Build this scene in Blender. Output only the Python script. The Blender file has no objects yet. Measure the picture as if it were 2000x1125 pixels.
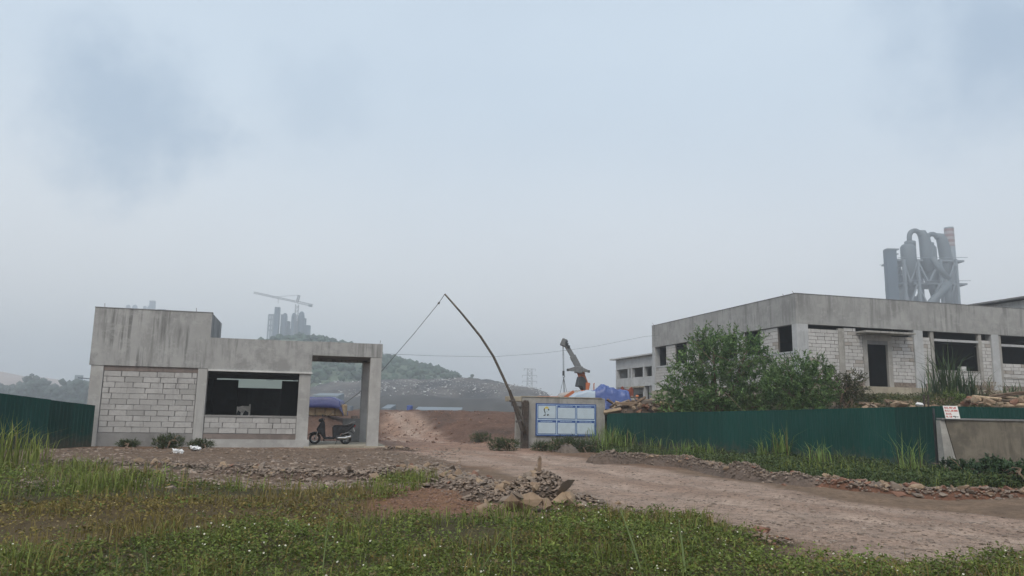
import bpy, bmesh, math, random
import numpy as np
from mathutils import Vector, Matrix, Euler, noise as mnoise

S = bpy.context.scene
COL = S.collection
rnd = random.Random(7)
NR = np.random.default_rng(11)

# ------------------------------------------------------------------ camera
F_PX, HEAD, PITCH, ROLL, CAM_Z = 1480.0, math.radians(15.5), math.atan(240.5 / 1480), .0189, 1.57
hv = np.array([math.sin(HEAD), math.cos(HEAD), 0.]); rv = np.array([math.cos(HEAD), -math.sin(HEAD), 0.]); zv = np.array([0., 0., 1.])
FW = hv * math.cos(PITCH) + zv * math.sin(PITCH); up0 = -hv * math.sin(PITCH) + zv * math.cos(PITCH)
RT = rv * math.cos(ROLL) + up0 * math.sin(ROLL); UP = up0 * math.cos(ROLL) - rv * math.sin(ROLL)
CAM = np.array([0., 0., CAM_Z])
cd = bpy.data.cameras.new('camera'); cam = bpy.data.objects.new('camera', cd); COL.objects.link(cam)
cd.sensor_width = 36; cd.lens = F_PX / 2000 * 36; cd.clip_start = .1; cd.clip_end = 6000
M = Matrix.Identity(4)
for i in range(3):
    M[i][0] = RT[i]; M[i][1] = UP[i]; M[i][2] = -FW[i]; M[i][3] = CAM[i]
cam.matrix_world = M; S.camera = cam

# ------------------------------------------------------------------ world and light
SUN_EL, SUN_AZ = math.radians(52), math.radians(215)      # azimuth clockwise from +Y
wd = bpy.data.worlds.new('World'); S.world = wd; wd.use_nodes = True
def build_world():
    nt = wd.node_tree; N = nt.nodes; L = nt.links; N.clear()
    out = N.new('ShaderNodeOutputWorld'); bg = N.new('ShaderNodeBackground'); L.new(bg.outputs[0], out.inputs[0])
    sky = N.new('ShaderNodeTexSky'); sky.sky_type = 'NISHITA'; sky.sun_disc = False
    sky.sun_elevation = SUN_EL; sky.sun_rotation = SUN_AZ; sky.dust_density = 5; sky.air_density = 1.2
    sc = N.new('ShaderNodeMix'); sc.data_type = 'RGBA'; sc.blend_type = 'MULTIPLY'; sc.inputs[0].default_value = 1
    L.new(sky.outputs[0], sc.inputs[6]); sc.inputs[7].default_value = (1., 1., 1., 1)
    tc = N.new('ShaderNodeTexCoord')
    # thin uneven cloud deck over the blue sky
    nz = N.new('ShaderNodeTexNoise'); nz.inputs['Scale'].default_value = 1.7; nz.inputs['Detail'].default_value = 4; nz.inputs['Roughness'].default_value = .5
    mp = N.new('ShaderNodeMapping'); mp.inputs['Scale'].default_value = (1, 1, 2.2); L.new(tc.outputs['Generated'], mp.inputs[0]); L.new(mp.outputs[0], nz.inputs[0])
    def patch(px, py, r0, r1):
        d = FW + RT * (px - 1000) / F_PX + UP * (562.5 - py) / F_PX; d /= np.linalg.norm(d)
        wn = N.new('ShaderNodeTexNoise'); wn.inputs['Scale'].default_value = 9; wn.inputs['Detail'].default_value = 4; wn.inputs['Roughness'].default_value = .6
        L.new(tc.outputs['Generated'], wn.inputs[0])
        v = N.new('ShaderNodeVectorMath'); v.operation = 'DISTANCE'; L.new(tc.outputs['Generated'], v.inputs[0]); v.inputs[1].default_value = tuple(d)
        a = N.new('ShaderNodeMath'); a.operation = 'MULTIPLY_ADD'; L.new(wn.outputs[0], a.inputs[0]); a.inputs[1].default_value = .22; L.new(v.outputs['Value'], a.inputs[2])
        m = N.new('ShaderNodeMapRange'); m.interpolation_type = 'SMOOTHSTEP'; L.new(a.outputs[0], m.inputs[0])
        m.inputs[1].default_value = r0 + .11; m.inputs[2].default_value = r1 + .11; m.inputs[3].default_value = 1; m.inputs[4].default_value = 0
        return m
    p1 = patch(255, 215, .01, .13); p2 = patch(1960, 60, .02, .17); p3 = patch(620, 200, .0, .10)
    mx = N.new('ShaderNodeMath'); mx.operation = 'MAXIMUM'; L.new(p1.outputs[0], mx.inputs[0]); L.new(p2.outputs[0], mx.inputs[1])
    m3 = N.new('ShaderNodeMath'); m3.operation = 'MULTIPLY_ADD'; L.new(p3.outputs[0], m3.inputs[0]); m3.inputs[1].default_value = .35; L.new(mx.outputs[0], m3.inputs[2])
    rp = N.new('ShaderNodeMapRange'); L.new(nz.outputs[0], rp.inputs[0]); rp.inputs[1].default_value = .3; rp.inputs[2].default_value = .7; rp.inputs[3].default_value = .78; rp.inputs[4].default_value = .95
    sx = N.new('ShaderNodeSeparateXYZ'); L.new(tc.outputs['Generated'], sx.inputs[0]); el = N.new('ShaderNodeMapRange'); el.interpolation_type = 'SMOOTHSTEP'; L.new(sx.outputs[2], el.inputs[0]); el.inputs[1].default_value = .0; el.inputs[2].default_value = .42
    vert = N.new('ShaderNodeMix'); vert.data_type = 'RGBA'; L.new(el.outputs[0], vert.inputs[0]); vert.inputs[6].default_value = WORLD_HORIZON; vert.inputs[7].default_value = WORLD_CLOUD
    deck = N.new('ShaderNodeMix'); deck.data_type = 'RGBA'; L.new(vert.outputs[2], deck.inputs[6]); deck.inputs[7].default_value = WORLD_DARK; 
    sm = N.new('ShaderNodeMath'); sm.operation = 'MULTIPLY'; L.new(m3.outputs[0], sm.inputs[0]); sm.inputs[1].default_value = 1.0; sm.use_clamp = True; L.new(sm.outputs[0], deck.inputs[0])
    fin = N.new('ShaderNodeMix'); fin.data_type = 'RGBA'; L.new(rp.outputs[0], fin.inputs[0]); L.new(sc.outputs[2], fin.inputs[6]); L.new(deck.outputs[2], fin.inputs[7])
    L.new(fin.outputs[2], bg.inputs[0]); bg.inputs[1].default_value = .1
WORLD_CLOUD = (4.35, 5.15, 5.95, 1); WORLD_HORIZON = (7.1, 6.95, 6.75, 1); WORLD_DARK = (2.75, 3.6, 4.6, 1)
build_world()
sd = bpy.data.lights.new('sun', 'SUN'); sd.energy = 1.5; sd.angle = math.radians(28); sd.color = (1, .92, .80)
sun = bpy.data.objects.new('sun', sd); COL.objects.link(sun)
sdir = Vector((math.sin(SUN_AZ) * math.cos(SUN_EL), math.cos(SUN_AZ) * math.cos(SUN_EL), math.sin(SUN_EL)))
sun.rotation_euler = sdir.to_track_quat('Z', 'Y').to_euler(); sun.location = (0, 0, 60)
S.view_settings.view_transform = 'Standard'; S.view_settings.look = 'None'; S.view_settings.exposure = 0.62; S.view_settings.gamma = 1
S.view_settings.use_curve_mapping = False
S.render.engine = 'CYCLES'; S.cycles.use_denoising = True; S.cycles.max_bounces = 6; S.cycles.diffuse_bounces = 3
S.cycles.volume_bounces = 3; S.cycles.transparent_max_bounces = 6; S.cycles.use_adaptive_sampling = True

# ------------------------------------------------------------------ geometry helpers
def ray(x, y): return FW + RT * (x - 1000) / F_PX + UP * (562.5 - y) / F_PX
def onY(x, y, Y): d = ray(x, y); return CAM + d * (Y / d[1])
def onX(x, y, X): d = ray(x, y); return CAM + d * (X / d[0])
def onZ(x, y, Z): d = ray(x, y); return CAM + d * ((Z - CAM_Z) / d[2])
def onD(x, y, D): d = ray(x, y); return CAM + d * (D / d.dot(hv))

class MB:
    """collects simple solids in world coordinates, built as ONE mesh object"""
    def __init__(s): s.v = []; s.f = []
    def quadbox(s, c8):
        b = len(s.v); s.v += [tuple(map(float, c)) for c in c8]
        s.f += [(b, b+3, b+2, b+1), (b+4, b+5, b+6, b+7), (b, b+1, b+5, b+4), (b+1, b+2, b+6, b+5), (b+2, b+3, b+7, b+6), (b+3, b, b+4, b+7)]
        return s
    def box(s, x0, x1, y0, y1, z0, z1):
        return s.quadbox([(x0,y0,z0),(x1,y0,z0),(x1,y1,z0),(x0,y1,z0),(x0,y0,z1),(x1,y0,z1),(x1,y1,z1),(x0,y1,z1)])
    def rbox(s, c, size, rot):
        m = Euler(rot).to_matrix(); c = Vector(c); hx, hy, hz = [q/2 for q in size]
        return s.quadbox([c + m @ Vector(p) for p in ((-hx,-hy,-hz),(hx,-hy,-hz),(hx,hy,-hz),(-hx,hy,-hz),(-hx,-hy,hz),(hx,-hy,hz),(hx,hy,hz),(-hx,hy,hz))])
    def beam(s, a, b, w, t=None):
        a = Vector(a); b = Vector(b); t = t or w; d = (b-a).normalized()
        u = d.cross(Vector((0,0,1))); u = u.normalized() if u.length > 1e-3 else Vector((1,0,0)); v = d.cross(u).normalized()
        u *= w/2; v *= t/2
        return s.quadbox([a-u-v, a+u-v, a+u+v, a-u+v, b-u-v, b+u-v, b+u+v, b-u+v])
    def tube(s, pts, radii, n=8, cap=True):
        pts = [Vector(p) for p in pts]; radii = list(radii) if hasattr(radii, '__len__') else [radii]*len(pts)
        base = len(s.v); prev = None
        for i, p in enumerate(pts):
            d = (pts[min(i+1, len(pts)-1)] - pts[max(i-1, 0)]).normalized()
            if prev is None:
                u = d.cross(Vector((0,0,1))); u = u.normalized() if u.length > .05 else Vector((1,0,0))
            else: u = (prev - d*prev.dot(d)).normalized()
            prev = u; w = d.cross(u)
            for k in range(n):
                a = 2*math.pi*k/n; s.v.append(tuple(p + (u*math.cos(a) + w*math.sin(a))*radii[i]))
        for i in range(len(pts)-1):
            for k in range(n):
                a = base+i*n+k; b = base+i*n+(k+1) % n; s.f.append((a, b, b+n, a+n))
        if cap:
            s.f.append(tuple(base+k for k in range(n))[::-1]); e = base+(len(pts)-1)*n; s.f.append(tuple(e+k for k in range(n)))
        return s
    def lathe(s, c, prof, n=16):
        c = Vector(c); base = len(s.v)
        for r, z in prof:
            for k in range(n):
                a = 2*math.pi*k/n; s.v.append((c.x+r*math.cos(a), c.y+r*math.sin(a), c.z+z))
        for i in range(len(prof)-1):
            for k in range(n):
                a = base+i*n+k; b = base+i*n+(k+1) % n; s.f.append((a, b, b+n, a+n))
        s.f.append(tuple(base+k for k in range(n))[::-1]); e = base+(len(prof)-1)*n; s.f.append(tuple(e+k for k in range(n)))
        return s
    def prism(s, poly, axis, a0, a1):
        """poly of 2D points extruded along axis: 'Y' -> (x,z), 'X' -> (y,z), 'Z' -> (x,y)"""
        b = len(s.v); n = len(poly)
        for a in (a0, a1):
            for p in poly:
                s.v.append({'Y': (p[0], a, p[1]), 'X': (a, p[0], p[1]), 'Z': (p[0], p[1], a)}[axis])
        for k in range(n): s.f.append((b+k, b+(k+1) % n, b+n+(k+1) % n, b+n+k))
        s.f.append(tuple(b+k for k in range(n))[::-1]); s.f.append(tuple(b+n+k for k in range(n)))
        return s
    def build(s, name, mat, parent=None, smooth=False, bevel=0):
        off = Vector(root_loc(parent)) if parent else Vector((0,0,0))
        me = bpy.data.meshes.new(name)
        me.from_pydata([tuple(Vector(v)-off) for v in s.v], [], s.f); me.validate()
        bm = bmesh.new(); bm.from_mesh(me); bmesh.ops.recalc_face_normals(bm, faces=bm.faces)
        if bevel:
            bmesh.ops.bevel(bm, geom=[e for e in bm.edges], offset=bevel, segments=1, affect='EDGES', clamp_overlap=True)
        bm.to_mesh(me); bm.free()
        if smooth: me.polygons.foreach_set('use_smooth', [True]*len(me.polygons))
        o = bpy.data.objects.new(name, me); COL.objects.link(o)
        if mat: me.materials.append(mat)
        if parent: o.parent = parent
        return o
def root_loc(o):
    l = Vector(o.location)
    while o.parent: o = o.parent; l += Vector(o.location)
    return l
def empty(name, loc, label, cat, group=None):
    o = bpy.data.objects.new(name, None); COL.objects.link(o); o.location = tuple(map(float, loc)); o.empty_display_size = .3
    return tag(o, label, cat, group)
def tag(o, label=None, cat=None, group=None, kind=None):
    if label: o['label'] = label
    if cat: o['category'] = cat
    if group: o['group'] = group
    if kind: o['kind'] = kind
    return o
def np_mesh(name, V, Q, mat, parent=None, col=None, smooth=False, T=None):
    """V (n,3), Q (m,4) quads, T optional triangles"""
    V = np.asarray(V, np.float32); off = np.array(root_loc(parent), np.float32) if parent else 0
    V = V - off
    me = bpy.data.meshes.new(name); Q = np.asarray(Q, np.int32).reshape(-1, 4)
    nt = 0 if T is None else len(T); idx = Q.ravel()
    st = np.arange(len(Q))*4; tot = np.full(len(Q), 4)
    if nt:
        idx = np.concatenate([idx, np.asarray(T, np.int32).ravel()]); st = np.concatenate([st, len(Q)*4+np.arange(nt)*3])
    me.vertices.add(len(V)); me.vertices.foreach_set('co', np.ascontiguousarray(V, np.float32).ravel())
    me.loops.add(len(idx)); me.loops.foreach_set('vertex_index', idx.astype(np.int32))
    me.polygons.add(len(st)); me.polygons.foreach_set('loop_start', st.astype(np.int32))
    if smooth: me.polygons.foreach_set('use_smooth', np.ones(len(st), bool))
    me.update(calc_edges=True); me.validate()
    if col is not None:
        a = me.color_attributes.new('Col', 'FLOAT_COLOR', 'POINT'); c = np.ones((len(V), 4), np.float32); c[:, :3] = col
        a.data.foreach_set('color', c.ravel())
    o = bpy.data.objects.new(name, me); COL.objects.link(o)
    if mat: me.materials.append(mat)
    if parent: o.parent = parent
    return o
# value noise
_P = NR.random((256, 256))
def vn(x, y):
    x = np.asarray(x, float); y = np.asarray(y, float); xi = np.floor(x).astype(int); yi = np.floor(y).astype(int); fx = x-xi; fy = y-yi
    fx = fx*fx*(3-2*fx); fy = fy*fy*(3-2*fy); g = lambda a, b: _P[a & 255, b & 255]
    return (g(xi, yi)*(1-fx)+g(xi+1, yi)*fx)*(1-fy)+(g(xi, yi+1)*(1-fx)+g(xi+1, yi+1)*fx)*fy
def fbm(x, y, o=4): return sum(vn(x*2**i+17*i, y*2**i+5*i)*.5**i for i in range(o))/sum(.5**i for i in range(o))-.5
def sst(a, b, x): t = np.clip((x-a)/(b-a), 0, 1); return t*t*(3-2*t)
def inpoly(X, Y, poly):
    X = np.asarray(X, float); Y = np.asarray(Y, float); r = np.zeros(X.shape, bool); n = len(poly)
    for i in range(n):
        x0, y0 = poly[i][:2]; x1, y1 = poly[(i+1) % n][:2]
        c = ((y0 > Y) != (y1 > Y)) & (X < (x1-x0)*(Y-y0)/(y1-y0+1e-12)+x0); r ^= c
    return r
def pxpoly(pts, z=0): return [onZ(x, y, z)[:2] for x, y in pts]

# ------------------------------------------------------------------ materials
MATS = {}
def nodes(name):
    m = bpy.data.materials.new(name); m.use_nodes = True; MATS[name] = m
    nt = m.node_tree; return m, nt, nt.nodes, nt.links, nt.nodes['Principled BSDF']
def mk_noise(N, L, vec, scale, detail=3, rough=.55, sc=(1,1,1)):
    n = N.new('ShaderNodeTexNoise'); n.inputs['Scale'].default_value = scale; n.inputs['Detail'].default_value = detail; n.inputs['Roughness'].default_value = rough
    if sc != (1,1,1):
        m = N.new('ShaderNodeMapping'); m.inputs['Scale'].default_value = sc; L.new(vec, m.inputs[0]); vec = m.outputs[0]
    L.new(vec, n.inputs[0]); return n.outputs[0]
def ramp(N, L, v, a, b, ca=0., cb=1.):
    r = N.new('ShaderNodeMapRange'); L.new(v, r.inputs[0]); r.inputs[1].default_value = a; r.inputs[2].default_value = b; r.inputs[3].default_value = ca; r.inputs[4].default_value = cb; return r.outputs[0]
def mixc(N, L, f, a, b, mode='MIX'):
    m = N.new('ShaderNodeMix'); m.data_type = 'RGBA'; m.blend_type = mode
    for i, q in ((0, f), (6, a), (7, b)):
        if hasattr(q, 'links'): L.new(q, m.inputs[i])
        else: m.inputs[i].default_value = q if i == 0 else (*q[:3], 1)
    return m.outputs[2]
def bump(N, L, p, h, dist, strength=.6):
    b = N.new('ShaderNodeBump'); b.inputs['Distance'].default_value = dist; b.inputs['Strength'].default_value = strength; L.new(h, b.inputs['Height']); L.new(b.outputs[0], p.inputs['Normal'])
def plain(name, col, rough=.6, metal=0, var=.15, scale=6, bumpd=0, rand=0):
    m, nt, N, L, p = nodes(name); geo = N.new('ShaderNodeNewGeometry')
    n = mk_noise(N, L, geo.outputs['Position'], scale, 4)
    c = mixc(N, L, ramp(N, L, n, .3, .7), tuple(q*(1-var) for q in col), tuple(q*(1+var) for q in col))
    if rand:
        oi = N.new('ShaderNodeObjectInfo'); c = mixc(N, L, 1., c, mixc(N, L, oi.outputs['Random'], (1-rand,)*3, (1+rand,)*3), 'MULTIPLY')
    L.new(c, p.inputs['Base Color']); p.inputs['Roughness'].default_value = rough; p.inputs['Metallic'].default_value = metal
    if bumpd: bump(N, L, p, n, bumpd)
    return m
def concrete(name, col, stain=.5, warm=None, streak=.45):
    m, nt, N, L, p = nodes(name); geo = N.new('ShaderNodeNewGeometry'); P = geo.outputs['Position']
    big = mk_noise(N, L, P, .55, 5, .6); mid = mk_noise(N, L, P, 2.3, 5, .65); fine = mk_noise(N, L, P, 30, 3, .6)
    stk = mk_noise(N, L, P, 1.0, 5, .65, (5, 5, .28)); msk = mk_noise(N, L, P, .8, 3, .5, (1, 1, .6))
    c = mixc(N, L, ramp(N, L, big, .35, .65), tuple(q*.86 for q in col), tuple(q*1.1 for q in col))
    c = mixc(N, L, ramp(N, L, mid, .35, .7, 0, .35), c, warm or tuple(q*.8 for q in col))
    sm = N.new('ShaderNodeMath'); sm.operation = 'MULTIPLY'; L.new(ramp(N, L, stk, .49, .62), sm.inputs[0]); L.new(ramp(N, L, msk, .42, .56, 0, streak), sm.inputs[1])
    c = mixc(N, L, sm.outputs[0], c, tuple(q*.32 for q in col))
    blot = mk_noise(N, L, P, .9, 6, .7, (1, 1, .8))
    c = mixc(N, L, ramp(N, L, blot, .50, .60, 0, stain), c, tuple(q*.5 for q in col))
    drip = mk_noise(N, L, P, 1.0, 5, .7, (2.2, 2.2, .75)); c = mixc(N, L, ramp(N, L, drip, .52, .6, 0, stain*.8), c, tuple(q*.6 for q in col))
    lite = mk_noise(N, L, P, 1.7, 5, .7, (1, 1, 1.6)); c = mixc(N, L, ramp(N, L, lite, .54, .62, 0, .35), c, tuple(min(1, q*1.22) for q in col))
    c = mixc(N, L, ramp(N, L, fine, .3, .7, 0, .25), c, tuple(q*.75 for q in col))
    sv = N.new('ShaderNodeMath'); sv.operation = 'ADD'; L.new(mid, sv.inputs[0]); L.new(fine, sv.inputs[1])
    L.new(c, p.inputs['Base Color']); p.inputs['Roughness'].default_value = .92; bump(N, L, p, sv.outputs[0], .006, .5)
    return m
def blockmat(name, col, dark):
    m, nt, N, L, p = nodes(name); geo = N.new('ShaderNodeNewGeometry'); P = geo.outputs['Position']; oi = N.new('ShaderNodeObjectInfo')
    n = mk_noise(N, L, P, 9, 5, .65); n2 = mk_noise(N, L, P, 1.1, 3)
    c = mixc(N, L, ramp(N, L, oi.outputs['Random'], 0, 1, 0, .55), col, tuple(q*.72 for q in col))
    c = mixc(N, L, ramp(N, L, oi.outputs['Random'], .87, .9), c, dark)
    c = mixc(N, L, ramp(N, L, n, .45, .75, 0, .5), c, tuple(q*.6 for q in col))
    c = mixc(N, L, ramp(N, L, n2, .45, .65, 0, .5), c, tuple(q*.66 for q in col))
    n3 = mk_noise(N, L, P, 1.0, 5, .7, (3, 3, .6)); c = mixc(N, L, ramp(N, L, n3, .56, .7, 0, .5), c, tuple(q*.5 for q in col))
    L.new(c, p.inputs['Base Color']); p.inputs['Roughness'].default_value = .95; bump(N, L, p, n, .006, .7)
    return m
def foliage(name, trans=.25):
    m, nt, N, L, p = nodes(name); at = N.new('ShaderNodeAttribute'); at.attribute_name = 'Col'
    L.new(at.outputs['Color'], p.inputs['Base Color']); p.inputs['Roughness'].default_value = .6; p.inputs['Specular IOR Level'].default_value = .25
    tr = N.new('ShaderNodeBsdfTranslucent'); L.new(at.outputs['Color'], tr.inputs[0]); mx = N.new('ShaderNodeMixShader'); mx.inputs[0].default_value = trans
    L.new(p.outputs[0], mx.inputs[1]); L.new(tr.outputs[0], mx.inputs[2]); L.new(mx.outputs[0], N['Material Output'].inputs[0]); return m
def groundmat():
    m, nt, N, L, p = nodes('ground'); geo = N.new('ShaderNodeNewGeometry'); P = geo.outputs['Position']
    at = N.new('ShaderNodeAttribute'); at.attribute_name = 'Col'
    a = mk_noise(N, L, P, 1.3, 6, .65); b = mk_noise(N, L, P, 7, 6, .75); cc = mk_noise(N, L, P, 38, 3, .6)
    c = mixc(N, L, ramp(N, L, a, .3, .7), mixc(N, L, 1., at.outputs['Color'], (.72, .72, .72), 'MULTIPLY'), mixc(N, L, 1., at.outputs['Color'], (1.22, 1.2, 1.18), 'MULTIPLY'))
    c = mixc(N, L, ramp(N, L, b, .45, .65, 0, .75), c, mixc(N, L, 1., c, (.5, .49, .48), 'MULTIPLY'))
    c = mixc(N, L, ramp(N, L, cc, .56, .68, 0, .6), c, mixc(N, L, 1., c, (1.7, 1.65, 1.6), 'MULTIPLY'))
    L.new(c, p.inputs['Base Color']); p.inputs['Roughness'].default_value = .97; p.inputs['Specular IOR Level'].default_value = .2
    s = N.new('ShaderNodeMath'); s.operation = 'ADD'; L.new(b, s.inputs[0]); L.new(cc, s.inputs[1]); bump(N, L, p, s.outputs[0], .05, .9); return m
def stonemat(name, a, b):
    m, nt, N, L, p = nodes(name); oi = N.new('ShaderNodeObjectInfo'); geo = N.new('ShaderNodeNewGeometry')
    n = mk_noise(N, L, geo.outputs['Position'], 11, 5, .65)
    c = mixc(N, L, oi.outputs['Random'], a, b); c = mixc(N, L, ramp(N, L, n, .35, .7, 0, .6), c, tuple(q*.5 for q in a))
    L.new(c, p.inputs['Base Color']); p.inputs['Roughness'].default_value = .9; bump(N, L, p, n, .02, .7); return m

concrete('concrete_left', (.345, .345, .34), .6, streak=.85)
concrete('concrete_col', (.385, .38, .37), .3, streak=.25)
concrete('concrete_right', (.32, .32, .315), .4, streak=.6)
concrete('concrete_white', (.42, .43, .44), .25, streak=.3)
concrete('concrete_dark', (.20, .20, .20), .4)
concrete('concrete_warm', (.36, .32, .25), .45, (.2, .17, .13), .6)
concrete('wall_grey', (.33, .32, .30), .5, (.22, .20, .17), .6)
concrete('retaining', (.165, .143, .112), .95, (.05, .042, .03), .9)
concrete('plaster_base', (.235, .23, .225), .5)
concrete('mortar', (.25, .24, .23), .3)
concrete('mortar_dark', (.13, .12, .11), .3)
concrete('interior_mid', (.10, .105, .11), .4)  # gatehouse rear wall, half-dark room shade put into the grey
concrete('interior', (.032, .035, .038), .3)  # near-black colour carries the shade inside the unlit rooms
concrete('rough_mortar', (.2, .165, .15), .5)
concrete('old_white', (.55, .55, .54), .3)
blockmat('block_left', (.42, .41, .40), (.31, .305, .295))
blockmat('block_right', (.49, .48, .47), (.31, .28, .25))
plain('brick_dark', (.20, .165, .14), .95, var=.3, scale=12, bumpd=.01, rand=.25)
def greenmat():
    m, nt, N, L, p = nodes('green_sheet'); geo = N.new('ShaderNodeNewGeometry'); P = geo.outputs['Position']; oi = N.new('ShaderNodeObjectInfo')
    n = mk_noise(N, L, P, .9, 4); s = mk_noise(N, L, P, 1, 4, .6, (7, 7, .5))
    c = mixc(N, L, ramp(N, L, n, .3, .7), (.004, .038, .031), (.006, .048, .040)); c = mixc(N, L, ramp(N, L, s, .5, .75, 0, .3), c, (.02, .055, .048))
    c = mixc(N, L, 1., c, mixc(N, L, oi.outputs['Random'], (.78,)*3, (1.25,)*3), 'MULTIPLY')
    sp = N.new('ShaderNodeSeparateXYZ'); L.new(P, sp.inputs[0]); ns = mk_noise(N, L, P, 5, 5, .7); ad = N.new('ShaderNodeMath'); ad.operation = 'MULTIPLY_ADD'; L.new(ns, ad.inputs[0]); ad.inputs[1].default_value = -1.6; L.new(sp.outputs[2], ad.inputs[2])
    c = mixc(N, L, ramp(N, L, ad.outputs[0], -.75, -.2, .65, 0), c, (.09, .07, .05))
    L.new(c, p.inputs['Base Color']); p.inputs['Roughness'].default_value = .75; p.inputs['Specular IOR Level'].default_value = .2
greenmat()
groundmat()
stonemat('stone_grey', (.26, .205, .16), (.115, .088, .070)); stonemat('stone_tan', (.31, .225, .15), (.20, .135, .09)); stonemat('stone_red', (.25, .12, .075), (.19, .105, .075))
foliage('chips', 0.)
foliage('foliage'); foliage('grass', .3)
plain('wood_dark', (.055, .042, .034), .9, var=.4, scale=14, bumpd=.01); plain('wood_pale', (.36, .27, .18), .9, var=.3, scale=9, bumpd=.01, rand=.3)
plain('wood_brown', (.17, .12, .085), .95, var=.4, scale=9, bumpd=.02, rand=.35)
plain('bamboo', (.085, .07, .055), .7, var=.4, scale=9)
plain('rope', (.10, .09, .085), .9); plain('cable', (.07, .075, .08), .6)
plain('board_white', (.44, .52, .58), .45, var=.06, scale=5); plain('board_blue', (.02, .07, .24), .4, var=.1); plain('board_line', (.42, .53, .64), .5)
plain('ink_dark', (.03, .035, .04), .7); plain('ink_yellow', (.55, .45, .09), .7); plain('ink_grey', (.42, .47, .51), .7); plain('ink_red', (.5, .07, .07), .7); plain('paper_white', (.78, .78, .76), .6, var=.06)
def tarpmat(name, c0, c1):
    m, nt, N, L, p = nodes(name); geo = N.new('ShaderNodeNewGeometry'); n = mk_noise(N, L, geo.outputs['Position'], 1.6, 5)
    L.new(mixc(N, L, ramp(N, L, n, .3, .7), c0, c1), p.inputs['Base Color']); p.inputs['Roughness'].default_value = .42
    bump(N, L, p, mk_noise(N, L, geo.outputs['Position'], 4, 4, .6), .05, .5)
tarpmat('tarp_blue', (.04, .075, .23), (.07, .11, .31)); tarpmat('tarp_pale', (.28, .35, .44), (.36, .43, .50)); tarpmat('tarp_grey', (.2, .19, .185), (.3, .28, .27))
tarpmat('tarp_navy', (.025, .032, .12), (.045, .055, .17))
plain('rust_red', (.20, .055, .035), .85, var=.4, scale=4); plain('crane_orange', (.40, .12, .05), .5, var=.2, scale=3); plain('crane_grey', (.13, .135, .14), .5, var=.2); plain('machine_dark', (.04, .045, .05), .6)
plain('sack', (.34, .25, .15), .95, var=.2, scale=5, bumpd=.03, rand=.15); plain('sack_white', (.6, .57, .52), .9, var=.25, scale=7, bumpd=.02)
plain('scooter_black', (.012, .013, .017), .25, var=.05); plain('rubber', (.018, .018, .018), .85); plain('chrome', (.55, .55, .56), .25, 1); plain('seat_vinyl', (.03, .022, .02), .5); plain('lamp_red', (.35, .02, .02), .3)
plain('steel_rust', (.12, .075, .05), .9)
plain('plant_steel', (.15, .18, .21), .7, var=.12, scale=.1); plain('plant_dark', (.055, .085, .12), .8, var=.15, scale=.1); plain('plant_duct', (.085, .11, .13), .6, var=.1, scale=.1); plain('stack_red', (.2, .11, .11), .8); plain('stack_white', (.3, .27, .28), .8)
plain('galvanised', (.33, .35, .37), .6); plain('roof_metal', (.45, .46, .47), .5, var=.1, scale=1)
plain('skin', (.3, .17, .11), .6); plain('cloth_dark', (.03, .033, .045), .9); plain('helmet_orange', (.5, .16, .05), .4)
plain('flower_white', (.62, .60, .50), .7); plain('litter_white', (.7, .7, .7), .7); plain('landfill_litter', (.5, .5, .5), .7, var=.4, scale=.3)
def trashmat():
    m, nt, N, L, p = nodes('landfill'); geo = N.new('ShaderNodeNewGeometry'); P = geo.outputs['Position']
    a = mk_noise(N, L, P, .08, 5, .65); b = mk_noise(N, L, P, .6, 5, .7)
    c = mixc(N, L, ramp(N, L, a, .35, .65), (.035, .038, .042), (.12, .11, .105)); c = mixc(N, L, ramp(N, L, b, .55, .7, 0, .6), c, (.26, .255, .25))
    L.new(c, p.inputs['Base Color']); p.inputs['Roughness'].default_value = .95
trashmat()
plain('hill_earth', (.06, .085, .05), .95, var=.3, scale=.05); plain('bank_dark', (.045, .045, .045), .95, var=.3, scale=.2); plain('hill_bare', (.34, .27, .24), .95, var=.25, scale=.03)
G = MATS

# ------------------------------------------------------------------ terrain
FA, FB = np.array([13.15, 31.75]), np.array([17.6, 18.0])          # site fence: gate wall end, retaining wall corner
d1 = (FB-FA)/np.linalg.norm(FB-FA); n1 = np.array([-d1[1], d1[0]]); d2 = np.array([.972, -.235]); n2 = np.array([.235, .972])
def terrace_s(X, Y):
    s = np.minimum((X-FA[0])*n1[0]+(Y-FA[1])*n1[1], (X-FB[0])*n2[0]+(Y-FB[1])*n2[1])
    return np.where(Y > FA[1], np.minimum(s, X-12.7-.12*(Y-FA[1])), s)
ROAD_C = np.array([onZ(x, y, 0)[:2] for x, y in ((700, 835), (760, 850), (900, 880), (1050, 908), (1250, 945), (1500, 978), (1800, 1015), (2150, 1065))])
def path_d(X, Y):
    best = np.full(np.shape(X), 1e9)
    for a, b in zip(ROAD_C[:-1], ROAD_C[1:]):
        ab = b-a; t = np.clip(((X-a[0])*ab[0]+(Y-a[1])*ab[1])/(ab@ab), 0, 1); best = np.minimum(best, np.hypot(X-a[0]-ab[0]*t, Y-a[1]-ab[1]*t))
    return best
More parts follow.
